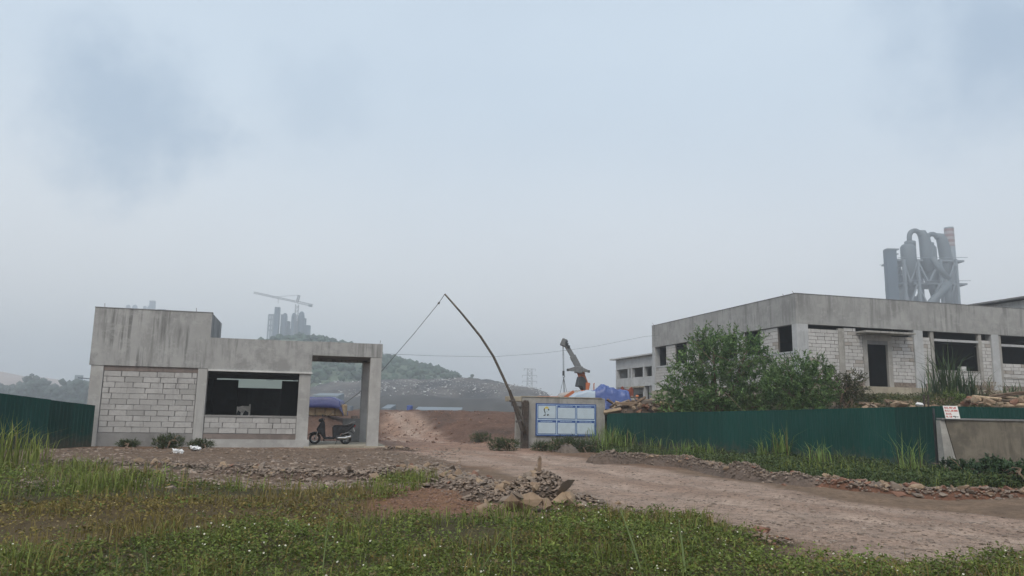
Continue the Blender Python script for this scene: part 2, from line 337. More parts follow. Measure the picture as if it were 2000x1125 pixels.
def gz(X, Y):
    X = np.asarray(X, float); Y = np.asarray(Y, float)
    near = np.exp(-np.maximum(0, Y-60)/60)
    z = (.16*fbm(X*.35, Y*.35) + .07*fbm(X*1.7+9, Y*1.7))*near
    z = z*np.where((Y > 30.8) & (Y < 37) & (X > -8.5) & (X < 4), .25, 1)
    z = z + (.16*np.abs(fbm(X*1.1+2, Y*1.6+5)) + .05*fbm(X*4, Y*4))*sst(14.5, 17, Y)*(1-sst(28.5, 30.8, Y))*(1-sst(2.5, 5, X))
    s = terrace_s(X, Y) + .0*X
    t = sst(.12, .9+.12*np.maximum(0, Y-FA[1]), s)*1.22 + sst(2, 12, s)*1.15
    foot = 37 + np.interp(X, [-12, -3, 2, 4.5, 6.5, 9.3, 12], [4, 4, 4.5, 8, 4, -.8, -3])
    m = 1.45*sst(0, 1, (Y-foot + 3*fbm(X*.3, Y*.3))/11.5) + (.36*fbm(X*.6+3, Y*.6, 5)+.16*fbm(X*1.9+3, Y*1.9, 4)-.12*(1-sst(4, 8, X)))*sst(36, 41, Y)*near
    hi = np.maximum(t, m)
    z = z + hi*(1-sst(85, 140, Y)) 
    # low berm at the gate's right hand and soft wheel ruts
    dr = np.abs(path_d(X, Y)); z = z-.045*(np.exp(-((dr-.85)/.22)**2)+.6*np.exp(-((dr-2.1)/.25)**2))*near
    return z
def nonuni(a, b, st, lo, hi, k=1.16):
    c = list(np.arange(a, b, st)); s = st; x = a
    while x > lo: s *= k; x -= s; c.insert(0, x)
    s = st; x = c[-1]
    while x < hi: s *= k; x += s; c.append(x)
    return np.array(c)
road_px = pxpoly([(745, 842), (1000, 848), (1010, 872), (1080, 888), (1180, 905), (1330, 925), (1480, 950), (1700, 985), (2000, 1010), (2300, 1040), (2300, 1300), (1560, 1060), (1430, 1030), (1200, 1000), (1120, 955), (1000, 925), (900, 905), (760, 880)])
veg_px = pxpoly([(-300, 925), (120, 912), (330, 940), (520, 955), (700, 952), (830, 930), (825, 960), (720, 985), (740, 1012), (900, 1012), (1150, 1004), (1300, 1003), (1440, 1050), (1560, 1098), (1900, 1100), (1960, 1085), (2300, 1060), (2300, 1400), (-300, 1400)])
olive_px = pxpoly([(-200, 990), (300, 975), (720, 965), (740, 1010), (700, 1035), (350, 1040), (150, 1075), (-200, 1080)])
bare_px = pxpoly([(735, 965), (800, 935), (900, 945), (960, 985), (950, 1008), (760, 1008), (715, 990)])
strip_px = pxpoly([(1080, 868), (1180, 852), (1300, 855), (1560, 888), (1820, 920), (2300, 925), (2300, 952), (1850, 955), (1700, 950), (1480, 922), (1330, 895), (1180, 888)])
def build_ground():
    xs = nonuni(-14, 27, .17, -1700, 1700); ys = nonuni(4.5, 44, .16, -700, 2200)
    X, Y = np.meshgrid(xs, ys); Z = gz(X, Y)
    wx = X + .9*fbm(X*.8, Y*.8, 4); wy = Y + .9*fbm(X*.8+31, Y*.8+7, 4)
    c = np.empty(X.shape+(3,)); c[:] = (.20, .14, .098)
    c[(Y > 70)] = (.08, .085, .06)
    def put(mask, col, k=1.): c[mask] = c[mask]*(1-k)+np.array(col)*k
    put((wy > 20) & (wy < 40) & (wx < 12), (.195, .125, .085))
    put((wy > 16) & (wy < 30) & (wx < 4.5), (.175, .125, .092))
    s = terrace_s(wx, wy)
    put(s > .3, (.145, .115, .08))
    put((wy > 36.2) & (s < .3) & (wy < 75), (.14, .085, .064)); put((wy > 36.2) & (s < .3) & (wy < 75) & (fbm(X*.7, Y*.7) > .08), (.105, .070, .056))
    rdm = inpoly(wx, wy, road_px) & ((wy < 35.5) | (path_d(wx, wy) < 2.0))
    put(rdm, (.335, .245, .195)); put(rdm & (Y > 25), (.30, .195, .148)); put(rdm & (fbm(X*.9+4, Y*2.2) > .1), (.385, .295, .24))
    pd = path_d(X+.25*fbm(X*1.5, Y*1.5), Y); put(rdm & (np.abs(pd-.85) < .2), (.41, .32, .265), .8); put(rdm & (np.abs(pd-2.1) < .22), (.40, .31, .255), .6); put(rdm & (pd < .4), (.275, .19, .145), .6)
    put((wx > 2) & (wx < 10) & (wy > 30) & (wy < 37.5), (.30, .195, .148))
    put(inpoly(wx, wy, veg_px) , (.075, .065, .03)); put(inpoly(wx, wy, olive_px), (.11, .08, .04))
    put(inpoly(wx, wy, strip_px), (.07, .065, .035)); put(inpoly(wx, wy, bare_px), (.21, .118, .07))
    for _ in range(2):
        for ax in (0, 1):
            c = (np.roll(c, 1, ax)+2*c+np.roll(c, -1, ax))/4
    V = np.stack([X, Y, Z], -1).reshape(-1, 3); ny, nx = X.shape
    i = np.arange(ny*nx).reshape(ny, nx); Q = np.stack([i[:-1, :-1], i[:-1, 1:], i[1:, 1:], i[1:, :-1]], -1).reshape(-1, 4)
    o = np_mesh('ground', V, Q, G['ground'], col=c.reshape(-1, 3), smooth=True); tag(o, 'red brown earth ground with a stony dirt road', kind='structure'); return o
build_ground()
def g1(x, y): return float(gz(x, y))

# ------------------------------------------------------------------ masonry blocks
def block_meshes(mat, nm, n=4, bev=.035):
    out = []
    for k in range(n):
        bm = bmesh.new(); bmesh.ops.create_cube(bm, size=1)
        bmesh.ops.bevel(bm, geom=list(bm.edges), offset=bev, segments=1, affect='EDGES')
        for v in bm.verts: v.co += Vector([rnd.uniform(-.018, .018) for _ in range(3)])
        me = bpy.data.meshes.new(nm); bm.to_mesh(me); bm.free(); me.materials.append(mat); out.append(me)
    return out
BM_L = block_meshes(G['block_left'], 'block'); BM_R = block_meshes(G['block_right'], 'block'); BM_B = block_meshes(G['brick_dark'], 'brick')
def lay(parent, axis, a0, a1, z0, z1, plane, meshes, h=.207, Lb=.62, depth=.1, gap=.014, name='block', skip=0., proud=.0):
    """running bond of single blocks; plane = coordinate of the outer face; axis 'X' (front walls) or 'Y' (side walls)"""
    off = Vector(root_loc(parent)); n = max(1, round((z1-z0)/h)); hh = (z1-z0)/n
    for r in range(n):
        a = a0 - (0 if r % 2 == 0 else Lb/2) - rnd.uniform(0, .12)
        while a < a1-.03:
            Lk = Lb*rnd.choice((1, 1, 1, 1, .97, .72)); b0, b1 = max(a, a0), min(a+Lk, a1); a += Lk
            if b1-b0 < .06 or rnd.random() < skip: continue
            o = bpy.data.objects.new(name, rnd.choice(meshes)); COL.objects.link(o); o.parent = parent
            pr = rnd.uniform(-.006, .008)+proud; g = gap*rnd.uniform(.7, 1.8); zz = z0+(r+.5)*hh+rnd.uniform(-.004, .004)
            cc = Vector(((b0+b1)/2, plane+depth/2-pr, zz)) if axis == 'X' else Vector((plane+depth/2-pr, (b0+b1)/2, zz))
            o.location = cc-off; o.scale = (b1-b0-g, depth, hh-gap*.8)
            o.rotation_euler = (rnd.uniform(-.006, .006), rnd.uniform(-.008, .008), math.pi/2 if axis == 'Y' else 0)

# ------------------------------------------------------------------ gatehouse (left)
Y1 = 31.6
def gatehouse():
    R = empty('gatehouse', (-2.1, 33, 0), 'small unfinished grey concrete gatehouse with a drive-through canopy on its right end', 'building')
    yb = float(onX(432, 636, -3.41)[1])
    m = MB()                                      # tall parapet box, open inside
    m.box(-7.56, -3.41, Y1, Y1+.22, 2.99, 5.15).box(-7.56, -7.34, Y1+.22, yb, 2.99, 5.147).box(-3.63, -3.41, Y1+.22, yb, 2.99, 5.147).box(-7.56, -3.41, yb, yb+.22, 2.99, 5.15)
    m.build('parapet', G['concrete_left'], R)
    MB().box(-7.575, -3.395, Y1-.015, Y1+.235, 5.15, 5.178).build('coping', G['concrete_dark'], R)
    MB().box(-3.407, .48, Y1+.004, Y1+.24, 2.965, 4.19).build('beam', G['concrete_left'], R)
    MB().box(-7.29, .48, 36.91, 37.1, 2.965, 4.18).build('beam', G['concrete_left'], R)
    MB().box(-7.5, -7.3, yb+.22, 37.1, 2.99, 4.18).build('beam', G['concrete_left'], R)
    MB().box(-3.39, .52, Y1-.06, Y1+.003, 2.895, 2.962).build('drip_edge', G['old_white'], R)
    yc = 35.6
    m = MB(); m.box(.483, 3.27, Y1-.012, Y1+.25, 3.645, 4.205).box(.483, .75, Y1+.25, yc, 3.66, 4.2).box(3.0, 3.27, Y1+.25, yc, 3.66, 4.2).box(.483, 3.27, yc, yc+.25, 3.64, 4.2)
    m.build('canopy_beam', G['concrete_left'], R)
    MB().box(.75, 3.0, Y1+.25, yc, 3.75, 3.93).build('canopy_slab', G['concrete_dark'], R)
    for nm, x0, x1, y0 in (('column', -7.5, -7.06, Y1+.02), ('column', -3.76, -3.41, Y1+.012), ('column', .02, .475, Y1+.012)):
        MB().box(x0, x1, y0, y0+.35, -.35, 2.96 if x0 > -1 else 2.985).build(nm, G['concrete_col'], R, bevel=.012)
    MB().box(2.80, 3.262, Y1, Y1+.4, -.35, 3.642).build('column', G['concrete_col'], R, bevel=.012)
    MB().box(2.80, 3.25, yc-.15, yc+.24, -.35, 3.636).build('column', G['concrete_col'], R, bevel=.012)
    MB().box(.04, .45, yc-.15, yc+.24, -.35, 3.6).build('column', G['concrete_col'], R, bevel=.012)
    # panel one
    w = MB().box(-7.06, -3.76, Y1+.075, Y1+.19, .5, 2.985).build('infill_wall', G['plaster_base'], R)
    MB().box(-7.06, -3.76, Y1+.05, Y1+.12, 2.80, 2.98).build('mortar_band', G['rough_mortar'], R)
    lay(w, 'X', -7.05, -3.78, .51, 2.79, Y1+.05, BM_L, gap=.02)
    MB().box(-7.06, -3.76, Y1+.03, Y1+.2, -.35, .5).build('plaster_base', G['plaster_base'], R)
    # panel two with the window
    w2 = MB().box(-3.41, .02, Y1+.075, Y1+.19, .5, 1.14).build('infill_wall', G['plaster_base'], R)
    lay(w2, 'X', -3.40, .015, .51, 1.135, Y1+.05, BM_L, gap=.02)
    MB().box(-3.41, .02, Y1+.03, Y1+.24, 1.14, 1.215).build('sill', G['plaster_base'], R)
    MB().box(-3.41, .02, Y1+.045, Y1+.2, .3, .5).build('base_band', G['rough_mortar'], R)
    MB().box(-3.41, .55, Y1-.06, Y1+.2, -.35, .298).build('plinth', G['concrete_col'], R)
    # shell behind
    yw = 36.9
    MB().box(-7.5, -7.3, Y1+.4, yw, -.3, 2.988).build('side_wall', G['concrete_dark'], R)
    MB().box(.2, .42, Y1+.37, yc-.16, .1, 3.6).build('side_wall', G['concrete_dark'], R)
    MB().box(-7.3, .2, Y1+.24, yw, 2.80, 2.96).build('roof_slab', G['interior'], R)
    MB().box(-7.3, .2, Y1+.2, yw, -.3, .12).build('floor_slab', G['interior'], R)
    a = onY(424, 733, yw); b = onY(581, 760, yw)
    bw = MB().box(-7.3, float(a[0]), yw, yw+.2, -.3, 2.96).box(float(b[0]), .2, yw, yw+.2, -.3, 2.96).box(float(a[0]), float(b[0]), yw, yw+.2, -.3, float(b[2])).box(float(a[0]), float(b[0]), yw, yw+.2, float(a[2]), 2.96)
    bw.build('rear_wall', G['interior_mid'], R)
    for xa, xb, yt, yy in ((418, 466, 741, 35.2), (551, 584, 744, 34.9)):
        p = onY(xa, yt, yy); q = onY(xb, yt, yy)
        MB().box(float(p[0]), min(.15, float(q[0])), yy, yy+.12, .12, float(p[2])).build('partition', G['interior'], R)
    # canopy floor and step
    MB().box(.55, 3.6, Y1-.1, yc+.6, -.25, .07).build('canopy_floor', G['concrete_warm'], R, bevel=.01)
    MB().box(.35, 1.25, Y1-.55, Y1-.1, -.25, .05).build('step', G['concrete_warm'], R, bevel=.01)
    # short bare rebar stubs
    for x, y, z in ((-7.25, Y1+.1, 5.17), (3.15, Y1+.1, 4.2), (-4.0, Y1+.1, 5.17)):
        MB().tube([(x, y, z-.05), (x+rnd.uniform(-.03, .03), y, z+.16)], .008, 5).build('rebar', G['steel_rust'], R)
    p = onY(158, 738, Y1+.3); MB().tube([(-7.45, Y1+.3, float(p[2])-.03), (float(p[0])-.1, Y1+.3, float(p[2])+.0)], .02, 6).build('pipe_stub', G['plant_steel'], R)
    return R
gatehouse()

# ------------------------------------------------------------------ main unfinished building (right)
def main_building():
    X0, Y0, XE, YE = 26.75, 36.5, 47.0, 54.7
    ZR, ZB, ZF = 8.45, 6.73, 3.35
    R = empty('unfinished_building', (36, 45, 2.2), 'large single-storey unfinished concrete building on the raised terrace behind the green fence', 'building')
    MB().box(X0, XE, Y0, Y0+.3, ZB, ZR).build('parapet_beam', G['concrete_right'], R)
    MB().box(X0+.002, X0+.3, Y0+.3, YE, ZB, ZR-.003).build('parapet_beam', G['concrete_right'], R)
    MB().box(X0+.3, XE, YE-.3, YE, ZB, ZR-.003).build('parapet_beam', G['concrete_right'], R)
    MB().box(XE-.3, XE, Y0+.3, YE-.3, ZB, ZR-.005).build('parapet_beam', G['concrete_right'], R)
    MB().box(X0-.02, XE, Y0-.02, Y0+.32, ZR, ZR+.03).build('coping', G['concrete_dark'], R)
    MB().box(X0-.018, X0+.32, Y0+.32, YE, ZR-.002, ZR+.028).build('coping', G['concrete_dark'], R)
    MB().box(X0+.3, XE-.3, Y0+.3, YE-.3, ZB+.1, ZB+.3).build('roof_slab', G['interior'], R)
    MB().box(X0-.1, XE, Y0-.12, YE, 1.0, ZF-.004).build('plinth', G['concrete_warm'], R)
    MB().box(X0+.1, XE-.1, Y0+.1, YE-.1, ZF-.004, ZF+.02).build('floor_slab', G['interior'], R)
    cw = G['concrete_white']
    for x0, x1 in ((26.755, 27.5), (34.75, 35.4), (40.5, 41.05), (46.3, 46.95)):
        MB().box(x0, x1, Y0-.006, Y0+.45, ZF-.9 if x0 > 40 else ZF-.15, ZB).build('column', cw, R, bevel=.012)
    for y0, y1 in ((42.1, 42.6), (48.2, 48.7), (54.2, 54.69)):
        MB().box(X0-.006, X0+.45, y0, y1, ZF-.15, ZB).build('column', cw, R, bevel=.012)
    for x in (34.75, 40.5):
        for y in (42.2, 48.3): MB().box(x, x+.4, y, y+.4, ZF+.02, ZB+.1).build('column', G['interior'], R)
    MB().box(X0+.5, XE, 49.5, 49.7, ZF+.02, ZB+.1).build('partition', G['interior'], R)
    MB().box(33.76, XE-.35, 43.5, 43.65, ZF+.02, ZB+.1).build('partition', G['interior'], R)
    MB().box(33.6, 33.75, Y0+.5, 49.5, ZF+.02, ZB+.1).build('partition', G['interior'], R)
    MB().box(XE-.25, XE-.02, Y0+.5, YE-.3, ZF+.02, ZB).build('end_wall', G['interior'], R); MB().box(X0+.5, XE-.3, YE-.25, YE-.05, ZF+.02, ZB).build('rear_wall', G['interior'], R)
    def wallx(a0, a1, z0, z1, skip=0.):
        w = MB().box(a0, a1, Y0+.11, Y0+.22, z0, z1).build('infill_wall', G['mortar_dark'], R); lay(w, 'X', a0, a1, z0+.004, z1-.004, Y0+.085, BM_R, h=.208, Lb=.62, gap=.024); return w
    def brickx(a0, a1):
        w = MB().box(a0, a1, Y0+.10, Y0+.22, ZF, ZF+.27).build('brick_course', G['rough_mortar'], R); lay(w, 'X', a0, a1, ZF+.004, ZF+.266, Y0+.08, BM_B, h=.09, Lb=.22, name='brick', gap=.01)
    def stiff(a0, a1, z0, z1, m='wall_grey'): MB().box(a0, a1, Y0+.06, Y0+.25, z0, z1).build('stiffener', G[m], R, bevel=.01)
    # bay 1
    brickx(27.5, 29.55); brickx(29.95, 31.2)
    wallx(27.5, 29.55, ZF+.27, 6.5); stiff(29.55, 29.95, ZF, 6.6); wallx(29.95, 31.2, ZF+.27, 6.45)
    wallx(29.95, 30.75, 6.45, 6.66)
    stiff(31.2, 31.5, ZF, 6.0); stiff(32.9, 33.2, ZF, 6.0); MB().box(31.2, 33.2, Y0+.06, Y0+.25, 6.0, 6.34).build('lintel', G['wall_grey'], R)
    MB().box(31.5, 32.9, Y0+.08, Y0+.24, 5.78, 5.998).build('lintel', G['concrete_dark'], R)
    MB().box(30.75, 34.2, Y0-.75, Y0+.3, 6.36, 6.47).build('door_canopy', G['wall_grey'], R, bevel=.01)
    wallx(33.2, 34.75, ZF+.27, 6.3); brickx(33.2, 34.75)
    # bay 2
    def window_bay(c0, c1, w0, w1, zs, zl, right_blocks=True):
        brickx(c0, c1)
        wallx(c0, w0-.25, ZF+.27, 6.35); stiff(w0-.25, w0, ZF+.27, ZB-.01)
        wallx(w0, w1, ZF+.27, zs-.08); MB().box(w0, w1, Y0+.05, Y0+.26, zs-.08, zs).build('sill', G['wall_grey'], R)
        MB().box(w0, w1, Y0+.07, Y0+.24, zl, zl+.14).build('lintel', G['concrete_white'], R)
        if w1+.25 < c1: stiff(w1, w1+.25, ZF+.27, ZB-.01); wallx(w1+.25, c1, ZF+.27, 6.35)
    window_bay(35.4, 40.5, 36.25, 39.55, 4.45, 6.16)
    window_bay(41.05, 46.3, 41.3, 44.2, 4.15, 6.05)
    wallx(41.3, 43.3, 4.15, 5.0)
    # side facing the gate
    def wally(a0, a1, z0, z1):
        w = MB().box(X0+.11, X0+.22, a0, a1, z0, z1).build('infill_wall', G['mortar_dark'], R); lay(w, 'Y', a0, a1, z0+.004, z1-.004, X0+.085, BM_R, h=.208, Lb=.62, gap=.024)
    zw = 5.22
    for c0, c1, wins in ((36.96, 42.1, ((36.97, 38.4), (40.2, 41.8))), (42.6, 48.2, ((42.9, 44.5), (46.0, 47.6))), (48.7, 54.2, ((49.3, 51.0), (52.5, 54.15)))):
        wally(c0, c1, ZF+.02, zw-.1); MB().box(X0+.05, X0+.26, c0, c1, zw-.1, zw).build('sill', G['concrete_white'], R)
        p = c0
        for a, b in wins:
            if a-p > .5: wally(p, a, zw, ZB-.03)
            p = b
        if c1-p > .12: wally(p, c1, zw, ZB-.03)
    # things glimpsed inside
    MB().box(31.6, 32.25, 41.0, 41.06, 4.9, 5.0).box(32.2, 32.26, 41.0, 41.06, ZF+.02, 4.95).build('inner_frame', G['old_white'], R)
    MB().box(38.6, 38.95, Y0+.5, Y0+.8, 4.0, 4.75).build('inner_pier', G['old_white'], R)
    for x, y, dz in ((26.9, 36.7, .25), (26.9, 54.4, .35), (26.86, 37.6, .2)):
        MB().tube([(x, y, ZR-.05), (x-dz*.8, y, ZR+dz*.6)], .012, 5).build('rebar', G['steel_rust'], R)
main_building()

def rear_building():
    X0, Y0, YE, ZR = 29.5, 58.0, 68.2, 6.65
    R = empty('rear_building', (33, 63, 2.2), 'lower pale concrete building with window openings, behind the large unfinished building', 'building')
    w = G['concrete_white']
    MB().box(X0, X0+.25, Y0, YE, 5.68, ZR).build('beam', w, R)
    MB().box(X0-.35, X0+9, Y0-.3, YE+.75, ZR, ZR+.11).build('roof_slab', G['roof_metal'], R)
    MB().box(X0+.004, X0+.25, Y0, YE, 4.0, 4.82).build('wall', w, R)
    for a, b in ((67.9, 68.2), (65.15, 65.45), (64.5, 64.75), (61.9, 62.2), (59.6, 60.4)): MB().box(X0-.01, X0+.3, a, b, 1.5, 5.679).build('column', w, R)
    MB().box(X0+.1, X0+.25, 65.46, 67.88, 1.5, 3.996).build('wall', w, R); MB().box(X0+.02, X0+.2, 64.76, 65.14, 4.83, 5.67).build('wall', G['concrete_dark'], R)
    MB().box(X0+.1, X0+.25, 64.0, 64.49, 1.5, 3.3).build('wall', G['concrete_dark'], R)
    MB().box(X0+.1, X0+.25, 62.21, 64.49, 3.3, 3.996).build('wall', G['concrete_dark'], R)
    MB().box(X0-.5, X0, 61.9, 64.7, 3.86, 3.97).build('door_canopy', G['concrete_warm'], R)
    MB().box(X0+.1, X0+.25, 60.41, 61.2, 1.5, 3.996).build('wall', G['concrete_dark'], R)
    MB().box(X0+8.7, X0+8.9, Y0, 60.5, 1.5, ZR).build('rear_wall', G['concrete_dark'], R)
    MB().box(X0+8.7, X0+8.9, 67, YE, 1.5, ZR).build('rear_wall', G['concrete_dark'], R)
    MB().box(X0+8.7, X0+8.9, 60.5, 67, 4, ZR).build('rear_wall', G['concrete_dark'], R)
    MB().box(X0+.3, X0+8.7, YE-.2, YE, 1.5, ZR-.01).build('end_wall', w, R)
    MB().box(X0+.3, X0+8.7, Y0, Y0+.2, 1.5, ZR-.01).build('end_wall', w, R)
rear_building()

def roof_building():
    R = empty('shed_building', (56, 48, 2), 'grey shed with a sloping metal roof rising behind the right end of the unfinished building', 'building')
    MB().box(50.3, 62, 38, 58, 2, 10.05).build('wall', G['concrete_right'], R)
    MB().box(50.2, 50.29, 38, 58, 9.55, 10.2).build('fascia', G['old_white'], R)
    MB().box(49.6, 62.5, 37.6, 58.3, 10.25, 10.4).build('roof', G['concrete_dark'], R, bevel=.02)
roof_building()

# ------------------------------------------------------------------ green sheet fences
def sheet_mesh(w, h0, h1):
    V = []; n = 6; d = .013
    prof = []
    for k in range(n):
        a = k*w/n; prof += [(a, 0), (a+w/n*.55, 0), (a+w/n*.65, -d), (a+w/n*.9, -d)]
    prof.append((w, 0))
    for x, y in prof: V += [(x, y, 0), (x, y, h0+(h1-h0)*x/w)]
    Fq = [(2*i, 2*i+2, 2*i+3, 2*i+1) for i in range(len(prof)-1)]
    me = bpy.data.meshes.new('sheet'); me.from_pydata(V, [], Fq); me.materials.append(G['green_sheet']); me.validate(); return me
def sheet_fence(pts, label, w=1.05, off=.0):
    """pts: (x, y, z_bottom, z_top) polyline"""
    R = empty('sheet_metal_fence', (pts[0][0], pts[0][1], pts[0][2]), label, 'fence'); L0 = Vector(R.location)
    for a, b in zip(pts[:-1], pts[1:]):
        A = Vector(a[:2]); B = Vector(b[:2]); n = max(1, round((B-A).length/w)); ang = math.atan2(B.y-A.y, B.x-A.x); st = (B-A).length/n
        for k in range(n):
            t = k/n; p = A.lerp(B, t); z0 = min(a[2], b[2]); za = a[3]+(b[3]-a[3])*t; zb = a[3]+(b[3]-a[3])*(t+1/n); jt = rnd.uniform(-.006, .006)
            o = bpy.data.objects.new('sheet', sheet_mesh(st*1.02, za-z0+jt, zb-z0+jt)); COL.objects.link(o); o.parent = R
            o.location = Vector((p.x, p.y, z0))-L0+Vector((math.sin(ang), -math.cos(ang), 0))*(.006*(k % 2)); o.rotation_euler = (rnd.uniform(-.01, .01), 0, ang)
        for f in (.12, .5, .92):
            nrm = Vector((-math.sin(ang), math.cos(ang), 0))*.05
            MB().beam(Vector((A.x, A.y, a[2]+(a[3]-a[2])*f))+nrm, Vector((B.x, B.y, b[2]+(b[3]-b[2])*f))+nrm, .04).build('rail', G['machine_dark'], R)
        m = int((B-A).length/2.6)+1
        for k in range(m+1):
            t = k/m; p = A.lerp(B, t)+Vector((-math.sin(ang), math.cos(ang)))*.1; z1 = a[3]+(b[3]-a[3])*t
            MB().box(p.x-.03, p.x+.03, p.y-.03, p.y+.03, -.5, z1-.06).build('post', G['machine_dark'], R)
    return R
sheet_fence([(13.2, 31.55, -.15, 1.545), (15.9, 23.4, -.15, 1.765), (17.62, 18.05, -.15, 1.935)], 'long dark green corrugated sheet fence in front of the bushes')
sheet_fence([(17.68, 18.1, 1.2, 1.94), (27.4, 15.75, 1.2, 1.96)], 'low strip of dark green sheet fence along the top of the concrete retaining wall')
sheet_fence([(-13.6, 21.3, -.3, 2.4), (-9.2, 28.08, -.3, 1.83), (-7.15, 31.3, -.25, 1.49)], 'dark green corrugated sheet fence running into the left corner of the gatehouse')
NS = .02
def retaining_wall():
    R = empty('retaining_wall', (22, 17, 0), 'stained concrete retaining wall at the right edge with a leaning end face', 'wall')
    a = np.array([17.66, 17.85]); d = d2; n = np.array([d[1], -d[0]])     # n points to the camera
    n = -n2
    def P(s, o, z): q = a+d*s+n*o; return (q[0], q[1], z)
    m = MB(); zt = 1.56; L = 13
    m.quadbox([P(.45, .35, -.5), P(L, .35, -.5), P(L, -.1, -.5), P(.45, -.1, -.5), P(.12, .12, zt), P(L, .12, zt), P(L, -.1, zt), P(.12, -.1, zt)]); m.build('wall_face', G['retaining'], R)
    m = MB(); m.quadbox([P(-.02, .30, -.5), P(.44, .33, -.5), P(.44, -.1, -.5), P(-.02, -.1, -.5), P(-.02, .09, zt-.02), P(.11, .10, zt-.02), P(.11, -.1, zt-.02), P(-.02, -.1, zt-.02)]); m.build('end_face', G['wall_grey'], R)
    MB().quadbox([P(0, .16, zt), P(L, .16, zt), P(L, -.1, zt), P(0, -.1, zt), P(0, .16, zt+.05), P(L, .16, zt+.05), P(L, -.1, zt+.05), P(0, -.1, zt+.05)]).build('coping', G['concrete_dark'], R)
    # warning notice tied to the low fence
    c = P(.98, .22, 0)
    S_ = empty('warning_notice', (c[0], c[1], zt+.05), 'small white notice with red lines of lettering hung on the low green fence', 'sign')
    def Q(u, v, o): q = a+d*(NS+u+(.06*(1-v/.36)))+n*(.20+o); return (q[0], q[1], zt+.03+v)
    def rect(u0, u1, v0, v1, o, t, nm, mt, par=S_):
        return MB().quadbox([Q(u0, v0, o), Q(u1, v0, o), Q(u1, v0, o-t), Q(u0, v0, o-t), Q(u0, v1, o), Q(u1, v1, o), Q(u1, v1, o-t), Q(u0, v1, o-t)]).build(nm, G[mt], par)
    rect(0, .42, 0, .36, .02, .012, 'board', 'paper_white')
    for v, u1, word in ((.28, .37, (.03, .17, .27)), (.2, .39, (.03, .10, .18, .29)), (.115, .21, (.03, .11)), (.035, .20, (.03, .12))):
        for i, u in enumerate(word):
            e = (word[i+1]-.012) if i+1 < len(word) else u1
            m = MB(); k = u
            while k < e-.012:
                w = rnd.uniform(.010, .017)
                if rnd.random() < .8: m.quadbox([Q(k, v, .023), Q(k+w, v, .023), Q(k+w, v, .021), Q(k, v, .021), Q(k, v+.05, .023), Q(k+w, v+.05, .023), Q(k+w, v+.05, .021), Q(k, v+.05, .021)])
                else: m.quadbox([Q(k, v, .023), Q(k+w, v, .023), Q(k+w, v, .021), Q(k, v, .021), Q(k, v+.02, .023), Q(k+w, v+.02, .023), Q(k+w, v+.02, .021), Q(k, v+.02, .021)])
                k += w+.006
            tag(m.build('lettering', G['ink_red'], S_), kind='stuff')
    for u, v, w, t in ((.22, .06, .08, .02), (.27, .02, .02, .05), (.31, .05, .07, .015)): rect(u, u+w, v, v+t, .023, .002, 'scribble', 'ink_dark')
retaining_wall()

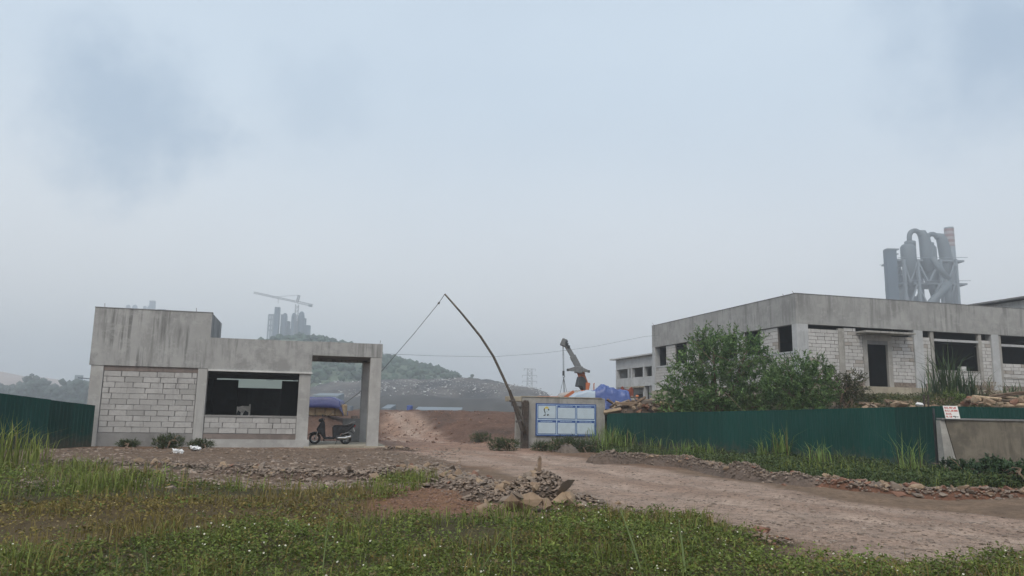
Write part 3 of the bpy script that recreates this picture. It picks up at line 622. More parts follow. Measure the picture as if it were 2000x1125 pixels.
# ------------------------------------------------------------------ gate wall, notice board, barrier pole
def gate_wall():
    R = empty('gate_wall', (11.2, 31.7, 0), 'grey plastered gate wall carrying the blue and white notice board', 'wall')
    m = MB().box(9.32, 13.15, 31.6, 31.85, -.4, 2.19).build('wall_face', G['wall_grey'], R, bevel=.02)
    MB().box(9.3, 13.0, 31.57, 31.88, 2.19, 2.225).build('coping', G['concrete_warm'], R)
    MB().box(8.62, 9.3, 31.6, 31.9, 1.98, 2.2).build('gate_beam_stub', G['concrete_warm'], R, bevel=.02)
    MB().box(8.9, 9.29, 31.62, 31.88, 1.78, 1.976).build('bracket', G['concrete_dark'], R)
    MB().box(9.1, 9.31, 31.75, 31.95, -.4, 1.97).build('gate_pier', G['wall_grey'], R)
    B = empty('notice_board', (11.3, 31.55, .55), 'blue framed white notice board of six panels on the gate wall', 'sign')
    x0, x1, z0, z1, y = 9.92, 12.69, .55, 1.93, 31.53
    MB().box(x0, x1, y, y+.06, z0, z1).build('backing', G['board_blue'], B)
    MB().box(x0+.05, x1-.05, y-.006, y, z0+.05, z1-.05).build('inner_border', G['board_line'], B)
    cw = (x1-x0-.14-.08)/3; ch = (z1-z0-.14-.05)/2
    for r in range(2):
        for c in range(3):
            a = x0+.07+c*(cw+.04); b = z0+.07+(1-r)*(ch+.05); top = b+ch
            p = MB().box(a, a+cw, y-.012, y-.006, b, top).build('panel', G['board_blue'], B)
            hd = .03 if (r == 0 and c == 0) else .10
            MB().box(a+.03, a+cw-.03, y-.018, y-.012, b+.03, top-hd).build('sheet', G['board_white'], p)
            if (r, c) != (0, 0):
                m = MB(); k = a+.14
                while k < a+cw-.18:
                    w = rnd.uniform(.02, .05); m.box(k, k+w, y-.014, y-.012, top-.065, top-.04); k += w+.012
                tag(m.build('heading', G['board_line'], p), kind='stuff')
                m = MB(); zz = top-.17
                if (r, c) == (0, 2):
                    for i in range(26): 
                        u = a+.2+rnd.random()*(cw-.4); v = b+.2+rnd.random()*.2; m.box(u, u+.05, y-.0195, y-.018, v, v+.012)
                else:
                    while zz > b+.07:
                        m.box(a+.09, a+cw-rnd.uniform(.09, .35), y-.0195, y-.018, zz, zz+.009); zz -= .055
                tag(m.build('small_print', G['ink_grey'], p), kind='stuff')
            else:
                cx, cz = a+cw*.46, b+ch*.55; yy0, yy1 = y-.0195, y-.018
                def poly(pts, nm, mt): MB().prism([(cx+u, cz+v) for u, v in pts], 'Y', yy0, yy1).build(nm, G[mt], p)
                poly([(-.09, .13), (-.06, .18), (0, .21), (.07, .19), (.11, .13), (.08, .10), (-.03, .12), (-.06, .07)], 'printed_helmet', 'ink_yellow')
                poly([(-.10, .13), (-.07, .14), (-.075, .05), (-.04, -.04), (-.03, -.10), (-.06, -.10), (-.10, -.01), (-.125, .06)], 'printed_hair', 'ink_dark')
                poly([(.07, .11), (.13, .10), (.14, .06), (.11, .03), (.07, .05)], 'printed_shadow', 'ink_dark')
                poly([(.02, .0), (.05, .0), (.05, -.015), (.02, -.015)], 'printed_mouth', 'ink_dark')
                poly([(-.15, -.19), (-.10, -.15), (-.03, -.12), (-.02, -.15), (-.05, -.165), (-.02, -.20), (-.06, -.19)], 'printed_collar', 'ink_dark')
                poly([(.03, -.19), (.04, -.13), (.08, -.11), (.15, -.18), (.10, -.165), (.06, -.20)], 'printed_collar', 'ink_dark')
    # gate post
    tag(MB().prism([(9.24, -.4), (9.55, -.4), (9.53, 1.2), (9.55, 1.93), (9.5, 2.05), (9.44, 1.98), (9.4, 2.06), (9.3, 1.96), (9.27, 1.0)], 'Y', 31.30, 31.56).build('gate_post', G['wood_dark'], bevel=.015), 'thick dark weathered wooden post standing against the gate wall', 'post')
    P = empty('barrier_pole', (9.4, 31.2, .2), 'long curved bamboo barrier pole rising from the gate post, lifted over the entrance', 'barrier')
    px = [(1026, 848), (1018, 814), (997, 768), (982, 735), (963.6, 696), (938, 656.7), (918, 632), (900, 610), (868.4, 574)]
    pts = [onY(x, y, 31.2) for x, y in px]
    MB().tube(pts, [.062, .062, .058, .055, .052, .05, .046, .042, .034], 10).build('pole', G['bamboo'], P, smooth=True)
    for k in range(1, 8):
        a, b = Vector(pts[k]), Vector(pts[k+1]); d = (b-a).normalized()*.012; MB().tube([a-d, a+d], [.068-.004*k]*2, 10).build('node_ring', G['bamboo'], P)
    q0, q1 = onY(1020, 842, 31.08), onY(995, 762, 31.08); MB().beam(q0, q1, .13, .10).build('splint', G['wood_dark'], P)
    for f in (.25, .75):
        c = Vector(q0).lerp(Vector(q1), f); dd = (Vector(q1)-Vector(q0)).normalized()*.04; MB().tube([c-dd+Vector((0, .06, 0)), c+dd+Vector((0, .06, 0))], .135, 10).build('lashing', G['rope'], P)
    rp = [(868.4, 575, 31.2), (857, 592, 31.6), (810, 650, 33.6), (747, 723, 37), (700, 768, 41), (660, 798, 44), (628, 822, 46.5)]
    r = MB().tube([onY(*p) for p in rp], .013, 5).build('rope', G['rope'], P)
    k = onY(857, 592, 31.6); MB().rbox(k, (.07, .05, .09), (.3, .4, .2)).build('knot', G['rope'], P)
gate_wall()
tag(MB().tube([onY(640, 693, 37.2), *[onD(x, y, d) for x, y, d in ((750, 691, 41), (850, 695, 45), (960, 697, 49), (1060, 690, 53), (1160, 677, 56), (1260, 657, 59))], (26.7, 53.5, 7.6)], .008, 5).build('overhead_cable', G['cable']), 'thin sagging overhead cable crossing the sky from gatehouse to building', 'cable')

# ------------------------------------------------------------------ scooter
def scooter():
    zg = .07; yc = 33.1; xf, xr, rw = .80, 2.05, .235
    R = empty('scooter', (1.4, yc, zg), 'black motor scooter parked under the gatehouse canopy', 'scooter')
    def wheel(x, spokes):
        ang = [2*math.pi*k/20 for k in range(21)]
        w = MB().tube([(x+(rw-.04)*math.cos(a), yc, zg+rw+(rw-.04)*math.sin(a)) for a in ang], .045, 8, cap=False).build('wheel', G['rubber'], R, smooth=True)
        MB().tube([(x+(rw-.085)*math.cos(a), yc, zg+rw+(rw-.085)*math.sin(a)) for a in ang], .014, 6, cap=False).build('rim', G['chrome'], w)
        for k in range(spokes):
            a = 2*math.pi*k/spokes+.3; MB().beam((x, yc, zg+rw), (x+(rw-.09)*math.cos(a), yc, zg+rw+(rw-.09)*math.sin(a)), .022, .02).build('spoke', G['chrome'], w)
        MB().tube([(x, yc-.05, zg+rw), (x, yc+.05, zg+rw)], .04, 10).build('hub', G['machine_dark'], w)
    wheel(xf, 5); wheel(xr, 5)
    def slab(pts, hw, nm, mt, bev=.02):
        return MB().prism([(x, zg+z) for x, z in pts], 'Y', yc-hw, yc+hw).build(nm, G[mt], R, bevel=bev)
    for s in (-.09, .09): MB().tube([(xf, yc+s, zg+rw), (xf+.10, yc+s, zg+.5), (xf+.17, yc+s*.6, zg+.72)], .022, 6).build('fork', G['chrome'], R)
    slab([(xf-.27, .36), (xf-.22, .44), (xf-.05, .51), (xf+.12, .50), (xf+.25, .40), (xf+.18, .42), (xf-.04, .46), (xf-.2, .39)], .07, 'front_fender', 'scooter_black', .008)
    slab([(xf+.10, .50), (xf+.04, .60), (xf+.22, .93), (xf+.33, .97), (xf+.38, .85), (xf+.40, .55), (xf+.44, .25), (xf+.34, .22), (xf+.26, .35)], .15, 'front_shield', 'scooter_black', .03)
    slab([(xf+.34, .20), (xf+.78, .20), (xf+.80, .30), (xf+.40, .30)], .15, 'footboard', 'scooter_black')
    slab([(xf+.72, .22), (xf+.68, .72), (xf+.78, .76), (xr+.10, .76), (xr+.36, .86), (xr+.36, .80), (xr+.22, .62), (xr+.05, .50), (xr-.2, .46), (xr-.3, .25)], .13, 'rear_body', 'scooter_black', .03)
    slab([(xf+.70, .745), (xf+.78, .80), (xr-.02, .80), (xr+.12, .845), (xr+.25, .87), (xr+.28, .84), (xr+.05, .76)], .12, 'seat', 'seat_vinyl')
    MB().tube([(xr+.12, yc-.12, zg+.84), (xr+.3, yc-.13, zg+.93), (xr+.36, yc, zg+.94), (xr+.3, yc+.13, zg+.93), (xr+.12, yc+.12, zg+.84)], .016, 6).build('grab_rail', G['crane_grey'], R)
    slab([(xr+.33, .80), (xr+.39, .80), (xr+.36, .72), (xr+.30, .72)], .09, 'tail_light', 'lamp_red', .008)
    MB().rbox((xr+.33, yc, zg+.60), (.012, .19, .14), (0, -.25, 0)).build('number_plate', G['paper_white'], R)
    slab([(xr-.1, .52), (xr+.22, .56), (xr+.35, .42), (xr+.30, .44), (xr+.18, .52)], .06, 'rear_fender', 'machine_dark', .006)
    slab([(xr-.42, .22), (xr-.4, .36), (xr-.1, .34), (xr+.05, .26), (xr, .18), (xr-.3, .16)], .16, 'engine', 'machine_dark')
    MB().tube([(xr-.34, yc-.2, zg+.27), (xr-.05, yc-.21, zg+.27), (xr+.20, yc-.21, zg+.34)], [.035, .055, .05], 10).build('exhaust', G['chrome'], R)
    MB().beam((xr-.15, yc-.18, zg+.42), (xr+.1, yc-.18, zg+.5), .05, .02).build('side_trim', G['chrome'], R)
    MB().tube([(xf+.34, yc-.33, zg+1.0), (xf+.28, yc-.1, zg+.98), (xf+.28, yc+.1, zg+.98), (xf+.34, yc+.33, zg+1.0)], .02, 6).build('handlebar', G['rubber'], R)
    MB().rbox((xf+.2, yc, zg+.98), (.18, .26, .13), (0, -.4, 0)).build('headlight_cowl', G['scooter_black'], R, bevel=.03)
    MB().rbox((xf+.12, yc, zg+.95), (.03, .17, .08), (0, -.4, 0)).build('headlight', G['chrome'], R, bevel=.01)
    for s in (-1, 1):
        p = Vector((xf+.29, yc+s*.22, zg+1.0)); q = p+Vector((-.02, s*.10, .18)); MB().tube([p, q], .008, 5).build('mirror_stem', G['machine_dark'], R)
        MB().rbox(q, (.02, .11, .07), (0, .1, s*.2)).build('mirror', G['machine_dark'], R, bevel=.008)
    MB().beam((xr-.35, yc-.1, zg+.2), (xr-.42, yc-.22, zg), .02).build('side_stand', G['machine_dark'], R)
scooter()
def canopy_bits():
    y = 35.3; a = onY(670, 817, y); b = onY(703, 862, y)
    R = empty('low_pier', ((a[0]+b[0])/2, y, 0), 'low grey concrete stub wall behind the scooter, beside the rear canopy column', 'wall')
    MB().box(float(a[0]), 2.795, y, y+.15, .07, float(a[2])).build('pier_face', G['plaster_base'], R, bevel=.01)
    o = MB().rbox((2.55, y+.07, float(a[2])+.06), (.3, .12, .1), (0, 0, .15)).build('loose_brick', G['brick_dark'], bevel=.008); tag(o, 'dark loose brick lying on the low stub wall behind the scooter', 'brick')
    R = empty('torn_sheet', (-2.3, 34, .12), 'pale torn board with dark holes leaning inside the gatehouse window', 'board')
    a = onY(463, 792, 34.0); b = onY(489, 800, 34.0)
    xx0, xx1, zt = float(a[0]), float(b[0]), float(a[2])
    MB().prism([(xx0, .12), (xx1, .12), (xx1, zt+.07), (xx1-.06, zt+.07), (xx1-.07, zt-.02), (xx0+.2, zt-.01), (xx0+.08, zt-.05), (xx0, zt-.04)], 'Y', 34, 34.03).build('sheet_face', G['sack_white'], R)
    for u, w in ((.08, .09), (.36, .12)): MB().prism([(xx0+u-w, zt-.42), (xx0+u+w*.8, zt-.45), (xx0+u+w, zt-.28), (xx0+u-.02, zt-.2), (xx0+u-w*.7, zt-.3)], 'Y', 33.992, 33.999).build('dark_hole', G['ink_dark'], R)
canopy_bits()

# ------------------------------------------------------------------ stones and rubble
def stone_meshes(mat, n=7, flat=.32):
    out = []
    for k in range(n):
        bm = bmesh.new()
        for i in range(13):
            v = Vector([rnd.gauss(0, 1) for _ in range(3)]).normalized()*rnd.uniform(.42, .56)
            bm.verts.new((v.x, v.y*rnd.uniform(.6, .85), v.z*flat*rnd.uniform(.8, 1.5)))
        r = bmesh.ops.convex_hull(bm, input=bm.verts); bmesh.ops.delete(bm, geom=[g for g in r['geom_interior'] if isinstance(g, bmesh.types.BMVert)], context='VERTS')
        bmesh.ops.recalc_face_normals(bm, faces=bm.faces); me = bpy.data.meshes.new('stone'); bm.to_mesh(me); bm.free(); me.materials.append(mat); out.append(me)
    return out
ST_G = stone_meshes(G['stone_grey'], flat=.24); ST_T = stone_meshes(G['stone_tan'], flat=.5); ST_R = stone_meshes(G['stone_red'], flat=.45)
def put_stone(parent, p, size, meshes, tilt=.5, name='stone', rot=None):
    o = bpy.data.objects.new(name, rnd.choice(meshes)); COL.objects.link(o); o.parent = parent; o.location = Vector(p)-Vector(root_loc(parent))
    o.scale = (size*rnd.uniform(.8, 1.3), size*rnd.uniform(.7, 1.1), size*rnd.uniform(.6, 1.2)); o.rotation_euler = rot or (rnd.gauss(0, tilt), rnd.gauss(0, tilt), rnd.uniform(0, 6.28)); return o
def tri_bank(meshes):
    out = []
    for me in meshes:
        me.calc_loop_triangles(); v = np.array([q.co for q in me.vertices]); t = np.array([list(q.vertices) for q in me.loop_triangles]); out.append((v, t))
    return out
CHIP = {'stone_grey': ((.29, .225, .178), (.115, .085, .066)), 'stone_red': ((.22, .125, .085), (.11, .065, .048))}
def joined_stones(name, pos, size, meshes, mat, parent=None, tilt=.35):
    bank = tri_bank(meshes); V = []; T = []; n = 0; cr = CHIP.get(mat.name); cl = []
    for p, s in zip(pos, size):
        v, t = bank[rnd.randrange(len(bank))]; m = np.array(Euler((rnd.gauss(0, tilt), rnd.gauss(0, tilt), rnd.uniform(0, 6.28))).to_matrix())
        V.append((v*s)@m.T+np.array(p)); T.append(t+n); n += len(v)
        if cr: k = rnd.random(); cl.append(np.tile([a*k+b*(1-k) for a, b in zip(*cr)], (len(v), 1)))
    o = np_mesh(name, np.concatenate(V), np.zeros((0, 4)), G['chips'] if cr else mat, parent, T=np.concatenate(T), col=np.concatenate(cl) if cr else None); return tag(o, kind='stuff')
def mound_core(name, hfun, x0, x1, y0, y1, mat, parent, st=.08):
    xs = np.arange(x0, x1, st); ys = np.arange(y0, y1, st); X, Y = np.meshgrid(xs, ys); H = hfun(X, Y); Z = gz(X, Y)+H-.05
    i = np.arange(X.size).reshape(X.shape); Q = np.stack([i[:-1, :-1], i[:-1, 1:], i[1:, 1:], i[1:, :-1]], -1).reshape(-1, 4)
    keep = (H.ravel()[Q] > .005).any(1); Q = Q[keep]; u, inv = np.unique(Q, return_inverse=True)
    V = np.stack([X, Y, Z], -1).reshape(-1, 3)[u]; c = np.empty((len(V), 3)); c[:] = mat
    return np_mesh(name, V, inv.reshape(-1, 4), G['ground'], parent, col=c)
def bank(name, label, path, hw, ht, n, smin, smax, soil, mixw=(.75, .2, .05), fine=900, seed=1):
    """rubble bank along a pixel path: soil core, single stones, fine flakes"""
    rg = np.random.default_rng(seed); P = np.array([onZ(x, y, 0)[:2] for x, y in path]); seg = np.linalg.norm(np.diff(P, axis=0), axis=1); cum = np.r_[0, np.cumsum(seg)]
    c = P.mean(0); R = empty(name, (c[0], c[1], g1(*c)), label, 'rubble')
    def dist(X, Y):
        best = np.full(np.shape(X), 1e9)
        for a, b in zip(P[:-1], P[1:]):
            ab = b-a; t = np.clip(((X-a[0])*ab[0]+(Y-a[1])*ab[1])/(ab@ab), 0, 1); best = np.minimum(best, np.hypot(X-a[0]-ab[0]*t, Y-a[1]-ab[1]*t))
        return best
    def h(X, Y):
        w = hw*(.75+.9*(fbm(X*1.1+seed, Y*1.1)+.25)); q = np.clip(1-(dist(X, Y)/w)**2, 0, 1)
        return ht*q**.8*(.55+1.5*np.clip(fbm(X*.9+seed*3, Y*.9)+.3, 0, 1))*(1+.35*fbm(X*5, Y*5))
    m = hw*1.8; mound_core('soil_core', h, P[:, 0].min()-m, P[:, 0].max()+m, P[:, 1].min()-m, P[:, 1].max()+m, soil, R)
    def samp(k):
        t = rg.random(k)*cum[-1]; i = np.clip(np.searchsorted(cum, t)-1, 0, len(seg)-1); f = (t-cum[i])/seg[i]
        p = P[i]+(P[i+1]-P[i])*f[:, None]+rg.normal(0, hw*.5, (k, 2)); return p
    p = samp(n); z = gz(p[:, 0], p[:, 1])+h(p[:, 0], p[:, 1])
    for k in range(n):
        s = smin+(smax-smin)*rg.random()**2.6; q = rg.random(); me = ST_G if q < mixw[0] else ST_T if q < mixw[0]+mixw[1] else ST_R
        put_stone(R, (p[k, 0], p[k, 1], z[k]+s*.06-.02), s, me, .38)
    if fine:
        p = samp(fine); p = p[0:fine]; z = gz(p[:, 0], p[:, 1])+h(p[:, 0], p[:, 1]); joined_stones('fine_flakes', np.c_[p, z-.01], rg.uniform(smin*.5, smin*1.7, fine), ST_G, G['stone_grey'], R)
    return R, h
bank('rubble_bank', 'low bank of grey slaty rubble between the weeds and the gatehouse', [(470, 925), (600, 932), (720, 935), (830, 925), (900, 945), (960, 968)], .85, .17, 300, .08, .36, (.15, .105, .08), fine=4200, seed=3)
bank('rubble_bank', 'sparse brown rubble strip below the left green fence', [(60, 905), (180, 905), (330, 912), (470, 922)], .6, .12, 130, .08, .34, (.12, .10, .075), (.6, .35, .05), 700, seed=4)
bank('rubble_berm', 'long berm of small grey stones beside the road below the green fence', [(1175, 905), (1250, 903), (1330, 910), (1420, 925), (1500, 940), (1580, 950)], .5, .30, 260, .06, .24, (.15, .115, .095), (.7, .2, .1), 2600, seed=5)
bank('rubble_berm', 'reddish bank of larger loose stones at the foot of the retaining wall', [(1600, 950), (1720, 962), (1830, 968), (1950, 972), (2080, 975)], .55, .16, 240, .07, .36, (.17, .085, .055), (.5, .3, .2), 1500, seed=6)
bank('rubble_patch', 'small pile of pale rubble at the foot of the notice board wall', [(1035, 872), (1070, 873), (1110, 884)], .45, .3, 70, .08, .26, (.17, .14, .12), (.6, .3, .1), 300, seed=7)
bank('rubble_patch', 'scatter of brown stones at the right foot of the gatehouse canopy', [(745, 880), (800, 882)], .4, .1, 40, .07, .28, (.14, .10, .08), (.6, .35, .05), 200, seed=8)
bank('rubble_patch', 'loose reddish stones at the near edge of the road among weeds', [(1420, 1042), (1470, 1050), (1530, 1068)], .3, .06, 34, .05, .2, (.15, .12, .08), (.45, .3, .25), 250, seed=9)
bank('rubble_patch', 'band of pale stone flakes along the weeds right of the rubble heap', [(1130, 992), (1230, 1000), (1330, 1010), (1430, 1038)], .32, .04, 110, .05, .19, (.20, .15, .115), (.65, .3, .05), 1100, seed=12)
def main_heap():
    c = onZ(1045, 985, 0)[:2]+np.array([0, .25]); R = empty('rubble_heap', (c[0], c[1], g1(*c)), 'heap of flaky stones and large tan slabs beside the road', 'rubble')
    def h(X, Y):
        dx = (X-c[0])*rv[0]+(Y-c[1])*rv[1]; dy = (X-c[0])*hv[0]+(Y-c[1])*hv[1]
        a = np.clip(1-((dx-.15)/.62)**2-(dy/.7)**2, 0, 1)**.75*.52; b = np.clip(1-((dx+.55)/.65)**2-(dy/.55)**2, 0, 1)**.8*.27; d = np.clip(1-((dx-.75)/.6)**2-((dy+.1)/.5)**2, 0, 1)*.17
        return np.maximum(np.maximum(a, b), d)*(1+.5*fbm(X*4, Y*4))
    mound_core('soil_core', h, c[0]-2, c[0]+2, c[1]-1.6, c[1]+1.6, (.115, .09, .072), R, .05)
    rg = np.random.default_rng(5); p = np.c_[rg.normal(0, .62, 420), rg.normal(0, .42, 420)]
    W = c+p[:, :1]*rv[:2]+p[:, 1:]*hv[:2]; z = gz(W[:, 0], W[:, 1]); H = h(W[:, 0], W[:, 1]); k = 0
    for i in range(420):
        if k >= 290: break
        s = .07+.2*rg.random()**2.2; q = rg.random()
        if H[i] < .02 and q < .5: continue
        put_stone(R, (W[i, 0], W[i, 1], z[i]+H[i]+s*.05-.03), s, ST_G if q < .72 else ST_T, .42); k += 1
    for px, py, s, me, hh in ((1000, 985, .5, ST_T, .14), (1028, 978, .55, ST_T, .16), (985, 968, .34, ST_G, .2), (1070, 985, .38, ST_T, .1), (1115, 960, .36, ST_T, .22), (1010, 955, .3, ST_G, .3), (1090, 975, .34, ST_T, .18), (1045, 945, .24, ST_T, .38), (1095, 990, .30, ST_T, .1), (1105, 935, .34, ST_G, .42), (945, 990, .30, ST_T, .05), (1080, 925, .18, ST_G, .5), (1130, 970, .2, ST_T, .1), (1120, 985, .22, ST_G, .05)):
        q = onD(px, py, 12.3); put_stone(R, (q[0], q[1], max(g1(q[0], q[1])+hh*.9, .02)), s, me, .5)
    q = rg.normal(0, 1, (2200, 2))*[.75, .5]; W = c+q[:, :1]*rv[:2]+q[:, 1:]*hv[:2]; joined_stones('fine_flakes', np.c_[W, gz(W[:, 0], W[:, 1])+h(W[:, 0], W[:, 1])-.02], rg.uniform(.05, .13, 2200), ST_G, G['stone_grey'], R)
    top = c+rv[:2]*.14; zt = g1(*top)+float(h(top[0], top[1])); o = MB().prism([(top[0]-.03, zt-.3), (top[0]+.03, zt-.3), (top[0]+.034, zt+.2), (top[0]+.01, zt+.25), (top[0]-.02, zt+.2)], 'Y', top[1]-.03, top[1]+.03).build('wooden_stake', G['wood_brown'])
    tag(o, 'short splintered wooden stake standing in the top of the rubble heap', 'stake')
main_heap()
def loose_gravel():
    n = 26000; P = []
    while len(P) < n:
        x, y = rnd.uniform(700, 2150), 865+300*rnd.random()**1.3; q = onZ(x, y, 0)
        P.append(q[:2])
    P = np.array(P); P += NR.normal(0, .15, P.shape); k = inpoly(P[:, 0], P[:, 1], road_px); P = P[k]; d = np.hypot(P[:, 0], P[:, 1])
    o = joined_stones('road_gravel', np.c_[P, gz(P[:, 0], P[:, 1])], NR.uniform(.018, .06, len(P))+.09*NR.random(len(P))**7, ST_G, G['stone_grey'], tilt=.15); tag(o, 'loose grey stone chips strewn over the dirt road', 'gravel')
    P = np.array([onZ(rnd.uniform(40, 900), 876+80*rnd.random()**1.2, 0)[:2] for _ in range(15000)]); P = P[fbm(P[:, 0]*.5, P[:, 1]*.5)+.3 > NR.random(len(P))*.55]; o = joined_stones('yard_gravel', np.c_[P, gz(P[:, 0], P[:, 1])], NR.uniform(.025, .09, len(P))+.2*NR.random(len(P))**6, ST_G, G['stone_grey'], tilt=.22); tag(o, 'scattered stone chips on the brown yard before the gatehouse', 'gravel')
    P = np.array([onZ(rnd.uniform(730, 960), 940+70*rnd.random(), 0)[:2] for _ in range(1600)]); o = joined_stones('bare_soil_clods', np.c_[P, gz(P[:, 0], P[:, 1])], NR.uniform(.015, .05, len(P))+.08*NR.random(len(P))**5, ST_R, G['stone_red'], tilt=.3); tag(o, 'small red clods on the bare patch of earth', 'soil')
loose_gravel()
def mound_clods():
    P = np.c_[NR.uniform(-1, 13, 6000), NR.uniform(36, 52, 6000)]; P = P[terrace_s(P[:, 0], P[:, 1]) < .4]; P = P[fbm(P[:, 0]*.5+3, P[:, 1]*.5)+.3 > NR.random(len(P))*.7]
    o = joined_stones('mound_clods', np.c_[P, gz(P[:, 0], P[:, 1])-.01], NR.uniform(.03, .12, len(P))+.22*NR.random(len(P))**7, ST_R, G['stone_red'], tilt=.4); tag(o, 'loose red clods and stones on the earth mound behind the gate', 'soil')
mound_clods()
for x, y, s, l in ((1735, 955, .42, 'big reddish flat slab lying at the edge of the road near the fence'), (1755, 970, .26, 'pale grey rounded stone next to the big reddish slab'), (1490, 1045, .30, 'orange brown rock half buried at the near road edge'), (605, 938, .26, 'pale squarish stone in the weeds in front of the rubble bank'), (1790, 970, .28, 'brown flat stone right of the pale grey rounded stone')):
    p = onZ(x, y, 0); o = bpy.data.objects.new('rock', (ST_R if 'red' in l or 'orange' in l else ST_G)[3]); COL.objects.link(o); o.location = (p[0], p[1], g1(p[0], p[1])+s*.2); o.scale = (s*1.2, s*.9, s*1.1); o.rotation_euler = (.1, .12, rnd.uniform(0, 6)); tag(o, l, 'rock')
for x, y, l in ((347, 886, 'crumpled white plastic bag on the soil before the block wall'), (381, 882, 'small white scrap upright on the soil near the gatehouse column')):
    p = onZ(x, y, 0); m = MB(); m.rbox((p[0], p[1], g1(p[0], p[1])+.06), (.3, .2, .08), (.2, .15, .4)); o = m.build('litter', G['litter_white']); bm = bmesh.new(); bm.from_mesh(o.data); bmesh.ops.subdivide_edges(bm, edges=bm.edges, cuts=3, use_grid_fill=True)
    for v in bm.verts: v.co += Vector([rnd.gauss(0, .022) for _ in range(3)])
    bm.to_mesh(o.data); bm.free(); tag(o, l, 'litter')

# ------------------------------------------------------------------ vegetation
def leaf_arrays(C, D, L, W, col, rg, fold=.0):
    """one kite-shaped leaf per row"""
    n = len(C); D = D/np.linalg.norm(D, axis=1, keepdims=True); r = rg.normal(size=(n, 3)); r[:, 2] += .8; s = np.cross(D, r); s /= np.linalg.norm(s, axis=1, keepdims=True)+1e-9
    nn = np.cross(s, D); L = L[:, None]; W = W[:, None]
    V = np.stack([C, C+D*L*.45+s*W*.5+nn*L*.06, C+D*L-nn*L*.10, C+D*L*.45-s*W*.5+nn*L*.06], 1).reshape(-1, 3)
    Q = np.arange(4*n).reshape(n, 4); return V, Q, np.repeat(col, 4, axis=0)
def blade_arrays(P, H, W, lean, col, rg, droop=.9):
    """curved grass blade of two quads"""
    n = len(P); a = rg.random(n)*2*np.pi; d = np.c_[np.cos(a), np.sin(a), np.zeros(n)]; s = np.c_[-np.sin(a), np.cos(a), np.zeros(n)]
    H = H[:, None]; W = W[:, None]; lean = lean[:, None]; up = np.array([[0, 0, 1.]])
    m = P+up*H*.6+d*H*lean*.3; t = P+up*H*(1-.35*np.clip(lean*droop, 0, 1))+d*H*lean
    V = np.stack([P-s*W*.5, P+s*W*.5, m-s*W*.42, m+s*W*.42, t-s*W*.06, t+s*W*.06], 1).reshape(-1, 3)
    b = np.arange(n)[:, None]*6; Q = np.concatenate([b+[0, 1, 3, 2], b+[2, 3, 5, 4]], 0); return V, Q, np.repeat(col, 6, axis=0)
def join(parts):
    V = []; Q = []; C = []; n = 0
    for v, q, c in parts: V.append(v); Q.append(q+n); C.append(c); n += len(v)
    return np.concatenate(V), np.concatenate(Q), np.concatenate(C)
def tint(n, a, b, rg, j=.18):
    t = rg.random((n, 1)); c = np.array(a)*(1-t)+np.array(b)*t; return c*(1+rg.normal(0, j, (n, 1))).clip(.4, 1.8)
LUSH = ((.082, .125, .026), (.160, .195, .046)); OLIVE = ((.155, .128, .036), (.215, .165, .053)); GRASS = ((.125, .17, .034), (.205, .23, .056)); BRIGHT = ((.14, .22, .05), (.21, .28, .085)); DRY = ((.20, .16, .075), (.13, .105, .05))

